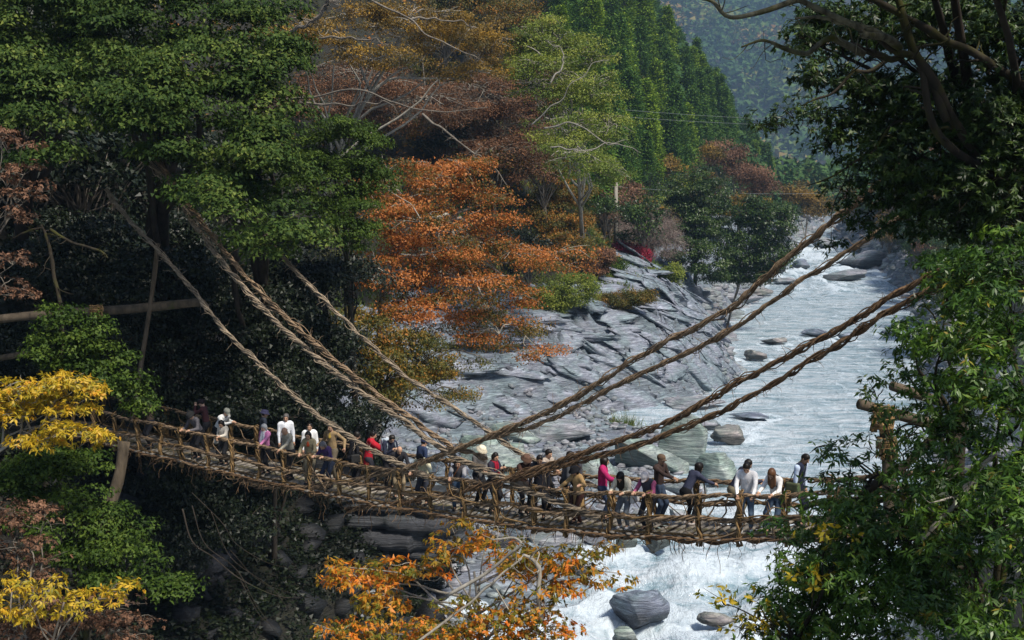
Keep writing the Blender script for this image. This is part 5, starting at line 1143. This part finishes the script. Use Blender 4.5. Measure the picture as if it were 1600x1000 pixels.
def two_bone(S, Tg, a, b, pole):
    d = Tg - S; L_ = np.linalg.norm(d); L2 = min(L_, (a + b) * .995); Tg = S + d / max(L_, 1e-6) * L2
    x = (a * a - b * b + L2 * L2) / (2 * L2); y = math.sqrt(max(a * a - x * x, 0)); dn = norm(Tg - S); p = norm(pole - (pole @ dn) * dn)
    return S + dn * x + p * y, Tg
PM = {}
def cm(c, rough=.85):
    k = (tuple(round(x, 3) for x in c), rough)
    if k not in PM: PM[k] = plain('cloth_%d' % len(PM) if False else 'fabric', c, rough, .18, 20)
    return PM[k]
SKIN = [plain('skin', c, .55, .06, 10) for c in ((.50, .30, .20), (.58, .37, .27), (.42, .25, .165))]
EYE = plain('eye_dark', (.015, .012, .01), .3); LIP = plain('lip', (.36, .12, .10), .5)
e_me = np_mesh('eye', ICO2[0] * .009, ICO2[1], EYE, True); l_me = np_mesh('mouth', ICO2[0] * [.020, .006, .005], ICO2[1], LIP, True); l_me2 = np_mesh('eyebrow', ICO1[0] * [.016, .004, .003], ICO1[1], EYE, True)
PC = 0
def person(label, px, s, heading, H=1.66, lean=0, hands=None, top=(.2, .2, .2), legs=(.03, .03, .04), hair=(.012, .009, .007), style='short', hat=None, hatc=(.1, .1, .1), headp=10, heady=0, hem=.14, skin=0, female=False, stride=.0, sleeve=None, vest=None, inner=None, shoe=(.03, .03, .03), scarf=None, dz=0, bulk=1.0, puff=0, t=None, twist=0):
    """heading: 0 looks over the near rail, 180 over the far rail, 90 along the deck to the right"""
    global PC, TRI
    PC += 1; tt_ = bt_of(px, s) if t is None else t
    SCL = 1.13; foot = bp(tt_, s, .045 + dz); hr = math.radians(heading)
    fwd = -BN * math.cos(hr) + BT * math.sin(hr); fwd = np.array([fwd[0], fwd[1], 0.]); rgt = np.array([fwd[1], -fwd[0], 0.])
    k = H / 1.7; la = math.radians(lean); hipz = .885 * k - .07 * math.sin(la) - (.015 if stride else 0)
    hip = np.array([0, -.20 * math.sin(la), hipz]); up = np.array([0, math.sin(la), math.cos(la)]); fw = np.array([0, math.cos(la), -math.sin(la)])
    tw = math.radians(twist); xr = np.array([math.cos(tw), math.sin(tw), 0]); 
    sw = (.165 if female else .185) * k; chest = hip + up * .40 * k; neck = hip + up * .54 * k; nb = hip + up * .50 * k
    ha = la * .75 + math.radians(headp); hup = np.array([0, math.sin(ha), math.cos(ha)]); hfw = np.array([0, math.cos(ha), -math.sin(ha)])
    hy = math.radians(heady); hrt = np.cross(hfw, hup); hfw2 = hfw * math.cos(hy) + hrt * math.sin(hy); hrt = np.cross(hfw2, hup); hfw = hfw2
    head = neck + hup * .135 * k + hfw * .015
    R3 = np.stack([hrt, hfw, hup], 1)
    sh = [nb + xr * (-sw) + up * -.02, nb + xr * sw + up * -.02]
    ua, fa = .285 * k, .25 * k
    arms = []
    dist = (s if abs(heading) < 45 else (2.0 - s if abs(heading) > 125 else .55)) / SCL
    for i in (0, 1):
        sg = -1 if i == 0 else 1; h_ = (hands or ('down', 'down'))[i]
        if h_ == 'down': Tg = np.array([sg * (sw + .035), .06 + hip[1] * .3, hipz - .06])
        elif h_ == 'rail': Tg = np.array([sg * .17, min(dist, .60), 1.085 / SCL])
        elif h_ == 'railwide': Tg = np.array([sg * .42, min(dist, .5), 1.085 / SCL])
        elif h_ == 'cam': Tg = head + hfw * .20 + np.array([sg * .05, 0, -.02])
        elif h_ == 'chest': Tg = chest + fw * .30 + np.array([sg * .07, 0, .02])
        elif h_ == 'belly': Tg = hip + up * .16 + fw * .24 + np.array([sg * .06, 0, 0])
        else: Tg = np.array(h_, float)
        pole = np.array([sg * .5, -.5, -.7]); E_, Hn = two_bone(sh[i], Tg, ua, fa, pole); arms.append((sh[i], E_, Hn, norm(Hn - E_)))
    lg = []
    for i in (0, 1):
        sg = -1 if i == 0 else 1; ft = np.array([sg * .10, sg * stride, .085]); hj = hip + np.array([sg * .085, 0, -.02])
        kn, an = two_bone(hj, ft, .43 * k, .42 * k, np.array([sg * .12, 1., 0])); lg.append((hj, kn, an))
    o = np.zeros(3)
    lo = np.array([-.85, -.75, -.03]); hi = np.array([.85, 1.0, 2.0])
    pts = np.array([head + hup * .2, head + hfw * .15, head - hfw * .2, hip - [.2, .2, 0], hip + [.2, .2, 0]] + [q for a in arms for q in a[:3]] + [q for a in lg for q in a] + [a[2] + a[3] * .1 for a in arms] + [np.array([.2, .28 + stride, 0]), np.array([-.2, -.2 - stride, 0])])
    lo = pts.min(0) - .16; hi = pts.max(0) + .16; lo[2] = -.03
    def torso(S, g, k_=.05):
        S.cap(hip, hip + up * .16 * k, .125 + g, .118 * (.92 if female else 1) + g, k_, sq=(fw, .78))
        S.cap(hip + up * .16 * k, chest, .122 * (.9 if female else 1) + g, .150 + g, k_, sq=(fw, .72))
        S.cap(nb + xr * -sw * .72, nb + xr * sw * .72, .068 + g, .068 + g, k_, sq=(fw, .95))
    def arm(S, i, g, end=1.0, k_=.03):
        a, e, h_, d = arms[i]; S.cap(a, e, .052 + g, .042 + g, k_); S.cap(e, e + (h_ - e) * end, .042 + g, .032 + g * .8, .02)
    # body: one continuous surface, the head and fingers joined in the same mesh
    S = SDF(lo, hi, .036); torso(S, -.012); [arm(S, i, -.010) for i in (0, 1)]
    for hj, kn, an in lg: S.cap(hj, kn, .078, .052, .04); S.cap(kn, an, .052, .036, .02); S.cap(an, an + [0, .13, -.05], .035, .03, .02)
    S.cap(neck - up * .06, head - hup * .03, .056, .050, .03); S.ell(head, R3, (.072, .088, .105), .02)
    V0, F0 = S.mesh()
    S = SDF(head - .15, head + .15, .0155)
    S.ell(head + hup * .02 - hfw * .005, R3, (.074, .092, .098), .01); S.ell(head - hup * .055 + hfw * .022, R3, (.052, .058, .062), .04)
    S.cap(head - hup * .07 - hfw * .02, neck - up * .02, .050, .052, .03); S.cap(head + hfw * .088 + hup * .012, head + hfw * .108 - hup * .022, .010, .016, .012)
    for sg in (-1, 1): S.ell(head + hrt * sg * .076 - hfw * .008, R3, (.010, .022, .032), .006); S.cap(head + hfw * .083 + hrt * sg * .018 + hup * .03, head + hfw * .074 + hrt * sg * .045 + hup * .028, .008, .006, .01)
    S.cut(-hup, -(head - hup * .13) @ hup); V1, F1 = S.mesh()
    mb = MB(); mb.add(V0, F0); mb.add(V1, F1)
    for i in (0, 1):                                                 # palms, four unequal curled fingers and a thumb
        a, e, h_, d = arms[i]; sd_ = norm(np.cross(d, [0, 0, 1.]) + 1e-3); dn = norm(np.cross(sd_, d)); dn = -dn if dn[2] > 0 else dn; sg = -1 if i == 0 else 1
        tube(mb, [h_ - d * .01, h_ + d * .035, h_ + d * .085], [.026, .036, .032], 8)
        for q, (off, ln) in enumerate([(-.028, .065), (-.0095, .078), (.0095, .072), (.028, .055)]):
            b0 = h_ + d * .08 + sd_ * off; tube(mb, [b0, b0 + d * ln * .5 + dn * .008, b0 + d * ln * .75 + dn * .035, b0 + d * ln * .7 + dn * .06], [.0095, .009, .008, .006], 5)
        b0 = h_ + d * .02 - sd_ * sg * .03; tube(mb, [b0, b0 + d * .03 - sd_ * sg * .025 + dn * .01, b0 + d * .06 - sd_ * sg * .025 + dn * .035], [.013, .011, .008], 5)
    root = thing('person', label, 'person', foot, 'people on the bridge'); root.rotation_euler.z = math.atan2(-fwd[0], fwd[1]); root.scale = (SCL, SCL, SCL)
    def P_(nm, mbx, mt, sm_=True): 
        me = mbx.mesh(nm, mt, sm_); o_ = link(nm, me, root); return o_
    body_o = P_('body', mb, SKIN[skin])
    def S2(nm, build, mt, h=.03, lo_=None, hi_=None, fold=.006):
        S = SDF(lo if lo_ is None else lo_, hi if hi_ is None else hi_, h); build(S); V, F = S.mesh(); 
        if not len(F): return
        V = V + norm(V - V.mean(0)) * (fold * fbm(V[:, 0] * 9 + PC, V[:, 1] * 9, V[:, 2] * 5, o=2, seed=PC))[:, None]; mb = MB(); mb.add(V, F); P_(nm, mb, mt)
    def trous(S):
        S.cap(hip - [.05, 0, .02], hip + [.05, 0, -.02], .118, .118, .04)
        S.cap(hip, hip + up * .1, .12, .115, .03, sq=(fw, .85))
        for hj, kn, an in lg: S.cap(hj, kn, .092, .066, .035); S.cap(kn, an + [0, 0, -.01], .066, .052, .02)
        S.cut([0, 0, -1.], -.07)
    S2('trousers', trous, cm(legs), .034)
    def shoes(S):
        for hj, kn, an in lg: S.cap([an[0], an[1] - .05, .035], [an[0] * 1.15, an[1] + .15, .03], .042, .038, .01)
        S.cut([0, 0, -1.], .005)
    S2('shoes', shoes, cm(shoe, .6), .028, fold=0)
    hemz = hem
    def jack(S):
        g = .010 + .014 * puff; torso(S, g * bulk)
        if vest is None: [arm(S, i, g * .9 * bulk, 1.0 if sleeve is None else sleeve) for i in (0, 1)]
        if hem > .2: S.cap(hip + up * .05, hip - np.array([0, 0, hem * .75]) , .135, .155, .05, sq=(fw, .9))
        S.cut(-up if hem < .2 else np.array([0, 0, -1.]), -(hip @ up) + hem if hem < .2 else -(hip[2]) + hem)
    S2('jacket' if vest is None else 'vest', jack, cm(top), .030, fold=.008 + .01 * puff)
    if vest is not None:
        def slv(S):
            for i in (0, 1): S.cap(sh[i] - up * .01, sh[i], .07, .06, .02); arm(S, i, .010, .98)
        S2('sleeves', slv, cm(vest), .032)
    if inner is not None: S2('collar', lambda S: (S.cap(nb + up * .02 + fw * .03, chest + fw * (.112), .05, .045, .03)), cm(inner), .024)
    if scarf is not None:
        def sc(S):
            for q in range(8): a0, a1 = q * .785, (q + 1) * .785; S.cap(nb + up * .05 + .078 * (xr * math.cos(a0) + fw * math.sin(a0)), nb + up * .05 + .078 * (xr * math.cos(a1) + fw * math.sin(a1)), .03, .03, .02)
            for sg in (-1, 1): S.cap(nb + fw * .10 + xr * sg * .04, hip + up * .2 + fw * .15 + xr * sg * .05, .035, .045, .02)
        S2('scarf', sc, cm(scarf), .024)
    if style != 'none':
        def hr_(S):
            if style != 'bald':
                S.ell(head + hup * .030 - hfw * .012, R3, (.090 if female else .086, .103, .104), .01)
                S.cut(hfw - hup * .75, (head + hfw * .045 + hup * .02) @ (hfw - hup * .75)); S.cut(-hup, -(head - hup * (.045 if style == 'short' else .10)) @ hup)
                if style == 'long':
                    dr = np.array([0, 0, -1.]) * .6 - up * .4; b0 = head - hfw * .055 + hup * .02
                    S.cap(b0, b0 + dr * .30 + hfw * (.06 if ha > .7 else 0), .082, .05, .04)
                    for sg in (-1, 1): S.cap(head + hrt * sg * .075 + hup * .03 - hfw * .01, head + hrt * sg * .075 + dr * .24 + hfw * .02, .032, .024, .03)
                if style == 'bob':
                    for sg in (-1, 1): S.cap(head + hrt * sg * .072 + hup * .02 - hfw * .015, head + hrt * sg * .066 - hup * .09 - hfw * .01, .034, .030, .03)
                    S.cap(head - hfw * .06, head - hfw * .055 - hup * .09, .06, .05, .03)
            else:
                for sg in (-1, 1): S.cap(head + hrt * sg * .070 - hfw * .035, head - hfw * .085 + hup * -.01, .020, .024, .02)
        S2('hair', hr_, cm(hair, .45), .020, head - .45, head + .2, fold=.012)
    if hat:
        mbh = MB(); n_ = 20; a = np.linspace(0, 2 * np.pi, n_, endpoint=False)
        prof = {'cap': [(.096, .02), (.100, .05), (.094, .085), (.070, .118), (.035, .132), (.002, .136)], 'bucket': [(.150, .020), (.152, .026), (.108, .058), (.100, .10), (.085, .128), (.05, .14), (.002, .143)], 'beanie': [(.098, .0), (.104, .03), (.1, .08), (.07, .125), (.03, .14), (.002, .143)]}[hat]
        ring = [np.stack([np.cos(a) * r_, np.sin(a) * r_ * 1.14 - .01, np.full(n_, z_)], 1) for r_, z_ in prof]; Vh = np.concatenate(ring); Qh = []
        for q in range(len(prof) - 1):
            j = np.arange(n_); j2 = (j + 1) % n_; Qh.append(np.stack([q * n_ + j, q * n_ + j2, (q + 1) * n_ + j2, (q + 1) * n_ + j], 1))
        mbh.add(Vh @ R3.T + head, np.concatenate(Qh))
        if hat == 'cap':
            u, v = np.meshgrid(np.linspace(-1, 1, 9), np.linspace(0, 1, 5)); X = u * .078 * (1 - .25 * v * v); Y = .085 * np.sqrt(np.clip(1 - (u * .75) ** 2, 0, 1)) + v * .085 * np.sqrt(np.clip(1 - u * u * .8, 0, 1)); Z = .032 - .014 * v - .02 * u * u
            for dzz in (0, .006): mbh.add(np.stack([X, Y, Z + dzz], -1).reshape(-1, 3) @ R3.T + head, grid_faces(9, 5))
        P_('hat', mbh, cm(hatc))
    for sg in (-1, 1):
        q = link('eye', e_me, body_o); q.location = tuple(head + hfw * .083 + hrt * sg * .031 + hup * .010)
        q = link('eyebrow', l_me2, body_o); q.matrix_local = Matrix.Translation(Vector(head + hfw * .088 + hrt * sg * .031 + hup * .034)) @ Matrix(R3.tolist()).to_4x4()
    q = link('mouth', l_me, body_o); q.matrix_local = Matrix.Translation(Vector(head + hfw * .078 - hup * .062)) @ Matrix(R3.tolist()).to_4x4()
    Wm = Matrix.Translation(Vector(foot)) @ Matrix.Rotation(math.atan2(-fwd[0], fwd[1]), 4, 'Z') @ Matrix.Scale(SCL, 4)
    def wp(v): return np.array(Wm @ Vector(v))
    return dict(root=root, wp=wp, hip=hip, nb=nb, sh=sh, arms=arms, up=up, fw=fw, xr=xr, chest=chest, head=head)
def bag(pi, label, side, c, size=(.30, .12, .26), drop=.0, strap=True, cat='bag', nm='shoulder_bag', z=None, back=False):
    """soft bag with a rounded body, flap and strap, hanging on a person"""
    hip, nb, up, xr, fw = pi['hip'], pi['nb'], pi['up'], pi['xr'], pi['fw']
    ctr = (hip + xr * side * .24 + np.array([0, .0, .02 - drop])) if not back else (pi['chest'] - fw * .22 - up * .04)
    wx_, wy_, wz_ = size; S = SDF(ctr - .3, ctr + .3, .02)
    q = np.abs(S.P - ctr.astype(np.float32)); ax_ = (wy_, wx_, wz_) if not back else (wx_, wy_, wz_)
    d = q - (np.array(ax_) / 2 - .04); S.F = (np.linalg.norm(np.maximum(d, 0), axis=-1) + np.minimum(d.max(-1), 0) - .045).astype(np.float32); V, F = S.mesh()
    o0 = pi['wp'](ctr); root = thing(nm, label, cat, o0); root.rotation_euler.z = pi['root'].rotation_euler.z; root.scale = pi['root'].scale
    V = V - ctr; V *= 1 - .12 * np.clip(V[:, 2:3] / wz_ + .5, 0, 1); mb = MB(); mb.add(V, F); bb_ = link('bag_body', mb.mesh('bag_body', cm(c, .7), True), root)
    if strap and not back:
        for dx in (0,):
            P = smooth_path([np.array([0, -.1, wz_ * .4]), (nb + up * .06 + xr * side * .10) - ctr + [0, -.02, .02], (nb + up * .05 - xr * side * .02) - ctr + fw * .09, np.array([0, .10, wz_ * .4])], 16)
            mb = MB(); tube(mb, P, .012, 5); link('strap', mb.mesh('strap', cm(tuple(x * .6 for x in c)), True), bb_)
    if back:
        for sg in (-1, 1):
            P = smooth_path([np.array([sg * .09, .05, wz_ * .4]), (nb + up * .06 + xr * sg * .12) - ctr, (pi['chest'] + xr * sg * .13 + fw * .12) - ctr, (hip + up * .2 + xr * sg * .15) - ctr], 14); mb = MB(); tube(mb, P, .018, 5); link('strap', mb.mesh('strap', cm(tuple(x * .6 for x in c)), True), bb_)
    return root
def device(pi, label, c=(.02, .02, .022), nm='camera', size=(.12, .05, .08)):
    a = (pi['arms'][0][2] + pi['arms'][1][2]) / 2 + .5 * (pi['arms'][0][3] + pi['arms'][1][3]) * .09; o0 = pi['wp'](a); root = thing(nm, label, nm, o0); root.rotation_euler.z = pi['root'].rotation_euler.z; root.scale = pi['root'].scale
    x, y, z = np.array(size) / 2; b_ = .006; V = [];
    for (sx, sy, sz) in [(a_, b2, c2) for a_ in (-1, 1) for b2 in (-1, 1) for c2 in (-1, 1)]: V.append((sx * (x - b_), sy * y, sz * z)); V.append((sx * x, sy * (y - b_), sz * z)); V.append((sx * x, sy * y, sz * (z - b_)))
    import bmesh
    bm = bmesh.new(); [bm.verts.new(v) for v in V]; bmesh.ops.convex_hull(bm, input=bm.verts); me = bpy.data.meshes.new('housing'); bm.to_mesh(me); bm.free(); me.materials.append(cm(c, .35)); hs_ = link('housing', me, root)
    if nm == 'camera': mb = MB(); tube(mb, [[0, y, 0], [0, y + .05, 0]], [.03, .027], 14); link('lens', mb.mesh('lens', cm((.01, .01, .012), .2), True), hs_)
    return root
BLK, NVY, JEAN = (.014, .014, .017), (.02, .024, .045), (.05, .09, .16)
p = person('person in a mottled brown patterned jacket lifting a camera at the left end', 236, .5, -20, 1.62, 6, ('cam', 'cam'), (.22, .14, .10), (.03, .03, .035), style='short', hem=.2)
device(p, 'dark camera held up at the far left end of the bridge')
person('person in a dark maroon jacket and black hat behind the grey jacket at left', 322, 1.5, -60, 1.68, 10, ('cam', 'cam'), (.05, .018, .022), BLK, hat='cap', hatc=(.02, .012, .014), skin=1)
person('person in a dark hat and grey jacket leaning on the near rail at left', 309, .5, 0, 1.66, 30, ('rail', 'rail'), (.13, .12, .13), BLK, hat='bucket', hatc=(.02, .02, .02), headp=20)
p = person('person in a white jacket and grey cap bending right to the far rail', 345, 1.35, 90, 1.72, 38, ((-.3, .25, 1.05), (.1, .62, 1.12)), (.72, .72, .70), BLK, hat='cap', hatc=(.20, .21, .18), headp=5)
bag(p, 'dark shoulder bag on the person in the white jacket', -1, (.03, .03, .03))
p = person('small black haired person in a cream top with a grey skirt at the near rail', 350, .45, 10, 1.42, 8, ('rail', 'belly'), (.66, .60, .50), (.02, .02, .022), style='bob', female=True, headp=20)
bag(p, 'round pale grey bag in front of the small cream topped person', 1, (.34, .34, .32), (.34, .14, .2))
person('person in a navy blue hat and dark jacket half hidden behind the pink jacket', 411, 1.6, 150, 1.64, 5, None, (.02, .026, .04), BLK, hat='bucket', hatc=(.025, .025, .06))
person('grey haired person in a pink jacket with a white scarf at the near rail', 415, .5, 5, 1.52, 4, ('rail', 'down'), (.62, .22, .42), BLK, hair=(.42, .42, .42), style='bob', scarf=(.80, .78, .80), female=True, skin=1)
person('standing grey haired man in a white jacket looking right along the bridge', 447, 1.35, 60, 1.74, 2, None, (.70, .72, .76), (.03, .03, .04), hair=(.10, .09, .085), heady=20)
person('bald man in a beige grey jacket leaning with one hand on the near rail', 452, .5, -10, 1.62, 12, ('rail', 'belly'), (.36, .34, .27), (.018, .018, .02), hair=(.2, .19, .18), style='bald', headp=25, skin=2)
person('black haired person in a white sleeveless top looking right', 484, 1.3, 50, 1.60, 4, None, (.78, .78, .78), (.05, .05, .06), style='short', heady=15)
person('person in a khaki jacket with a red and orange scarf leaning over the near rail', 484, .45, 25, 1.6, 14, ('rail', 'rail'), (.32, .27, .16), (.30, .26, .17), style='bob', inner=(.60, .09, .03), female=True, headp=5)
person('man in an open tan jacket over a mustard shirt, standing behind the grey haired person', 519, 1.2, 10, 1.74, 4, ((-.42, .0, 1.0), (.45, .05, 1.05)), (.30, .21, .11), (.12, .10, .07), hair=(.03, .018, .012), inner=(.32, .22, .04), skin=2)
person('grey haired person in a dark purple jacket leaning down on the near rail', 512, .45, 5, 1.50, 26, ('rail', 'rail'), (.06, .035, .12), (.03, .04, .07), hair=(.16, .15, .15), style='bob', headp=28, female=True)
p = person('person in a black jacket turned away, left of the red jacket', 551, 1.1, 160, 1.62, 14, ('belly', 'belly'), BLK, BLK, headp=14)
bag(p, 'black bag between the black jacket and the red jacket', 1, (.02, .02, .02))
person('person in a bright red jacket turned away under the left near cable', 577, 1.3, 140, 1.66, 10, ('rail', 'rail'), (.42, .012, .025), (.03, .03, .04), headp=10, puff=1, hem=.22)
p = person('black haired person in a navy jacket with a pale backpack looking down to the right', 607, 1.45, 70, 1.7, 16, ('chest', 'chest'), NVY, BLK, headp=28)
bag(p, 'pale blue grey backpack on the navy jacketed person', 0, (.40, .46, .52), (.28, .16, .36), back=True, nm='backpack', cat='backpack')
person('balding man in a dark suit with khaki trousers bending left of the cable crossing', 622, .75, 50, 1.62, 26, ('rail', 'belly'), (.02, .02, .025), (.27, .21, .13), hair=(.06, .05, .045), style='bald', headp=18)
person('person in a dark blue cap and navy jacket behind the cream sweater', 657, 1.3, 160, 1.66, 12, None, (.025, .04, .09), BLK, hat='cap', hatc=(.02, .03, .08))
person('dark haired person in a cream sweater bowing over the near rail', 661, .5, 15, 1.56, 22, ('railwide', 'rail'), (.70, .66, .46), (.035, .04, .055), headp=34, style='bob', female=True, puff=1)
p = person('black haired child in a grey and orange vest at the near rail', 716, .5, 30, 1.42, 10, ('rail', 'rail'), (.05, .045, .05), JEAN, vest=(.28, .28, .30), headp=14, style='bob')
bag(p, 'orange brown bag at the hip of the child in the grey vest', 1, (.38, .12, .03), (.22, .1, .24), drop=.12)
person('man in a beige bucket hat and long grey jacket looking down to the right', 748, 1.2, 75, 1.70, 8, ('belly', 'belly'), (.13, .125, .125), BLK, hat='bucket', hatc=(.72, .64, .48), headp=24, hem=.3)
p = person('black haired woman in a dark jacket with a red scarf holding a phone', 770, .75, 85, 1.62, 6, ('chest', 'chest'), (.025, .022, .04), BLK, style='bob', scarf=(.30, .01, .03), female=True, headp=10)
device(p, 'small phone held by the woman with the red scarf', (.03, .03, .035), 'phone', (.075, .012, .14))
person('person in a brown hat and dark brown jacket left of the black suit', 818, 1.0, 65, 1.62, 14, ('rail', 'rail'), (.055, .025, .018), (.02, .018, .018), hat='bucket', hatc=(.11, .06, .04), headp=14)
person('man in a black suit and white shirt in the middle of the bridge', 843, .65, 35, 1.74, 8, ('down', 'down'), (.014, .015, .022), (.014, .014, .018), inner=(.75, .76, .8), headp=24, hem=.24, skin=2)
person('black haired person in a beige top reaching right behind the black suit', 853, 1.5, 80, 1.70, 8, ((.1, .55, 1.12), (.2, .6, 1.2)), (.36, .30, .25), (.05, .045, .04), headp=10)
person('person in a grey jacket whose head is hidden behind the crossing cables', 884, 1.35, 130, 1.70, 10, None, (.075, .08, .09), BLK)
person('black haired person behind the grey jacket left of the magenta jacket', 900, 1.75, 150, 1.62, 6, None, (.05, .05, .06), BLK)
p = person('short woman in a camel coat and black hat leaning her hand on the near rail', 903, .5, -15, 1.50, 8, ((-.42, .3, 1.1), 'rail'), (.52, .33, .14), (.06, .025, .02), hat='bucket', hatc=BLK, style='bob', hem=.38, female=True, headp=18)
bag(p, 'brown handbag on the arm of the camel coated woman', 1, (.12, .09, .06), (.26, .1, .2), nm='handbag', cat='handbag')
person('woman with long black hair in a magenta quilted jacket and jeans', 942, 1.2, 115, 1.62, 3, ('down', (.25, .42, 1.05)), (.42, .02, .12), (.035, .055, .11), style='long', female=True, puff=1, heady=-25)
p = person('woman with long black hair in a cream jacket looking down over the near rail', 976, .45, 5, 1.54, 24, ('rail', 'rail'), (.74, .68, .52), (.16, .18, .20), style='long', female=True, headp=34, shoe=(.7, .7, .7), puff=1)
bag(p, 'white handbag beside the woman in the cream jacket', -1, (.76, .75, .74), (.34, .12, .3), nm='handbag', cat='handbag')
person('person in a white cap, grey vest and pink checked sleeves at the near rail', 1014, .45, 0, 1.50, 16, ('rail', 'rail'), (.05, .055, .07), (.02, .022, .03), vest=(.42, .10, .20), hat='cap', hatc=(.78, .70, .66), headp=30)
person('man in a brown cap and dark brown jacket reaching right to the far rail', 1030, 1.45, 80, 1.70, 6, ((-.2, .3, 1.1), (.1, .58, 1.15)), (.045, .028, .024), (.04, .06, .10), hat='cap', hatc=(.11, .07, .045), headp=4, skin=2)
person('long haired woman in a navy sweater and black trousers bending to the far rail', 1078, 1.25, 150, 1.64, 32, ('rail', 'rail'), (.045, .05, .085), (.008, .008, .009), style='long', female=True, headp=14, shoe=(.5, .45, .42))
person('person in a navy jacket leaning over the far rail behind the white shirted man', 1152, 1.3, 130, 1.72, 30, ('rail', (.35, .5, 1.12)), (.028, .030, .055), (.20, .17, .11), headp=10)
person('man in a white shirt and blue jeans leaning over the near rail', 1168, .5, 20, 1.76, 16, ('rail', 'rail'), (.80, .79, .80), (.13, .19, .27), headp=26, shoe=(.7, .7, .7), stride=.12)
p = person('brown haired woman in a white blouse looking down over the near rail', 1213, .5, -5, 1.58, 16, ('rail', 'rail'), (.80, .78, .76), (.05, .08, .13), hair=(.12, .055, .025), style='long', female=True, headp=34, stride=.1)
bag(p, 'black handbag at the waist of the woman in the white blouse', -1, (.015, .015, .018), (.30, .12, .2), nm='handbag', cat='handbag')
p = person('man in a navy vest and pale blue shirt at the right end', 1250, 1.35, 85, 1.74, 8, ('down', 'down'), (.018, .024, .05), (.012, .014, .03), vest=(.55, .66, .85), headp=26, skin=2, stride=.06)
bag(p, 'olive green shoulder bag behind the man in the navy vest', 1, (.10, .11, .055), (.36, .14, .26), z=0)
print('people', PC, round(time.time() - T00, 1))
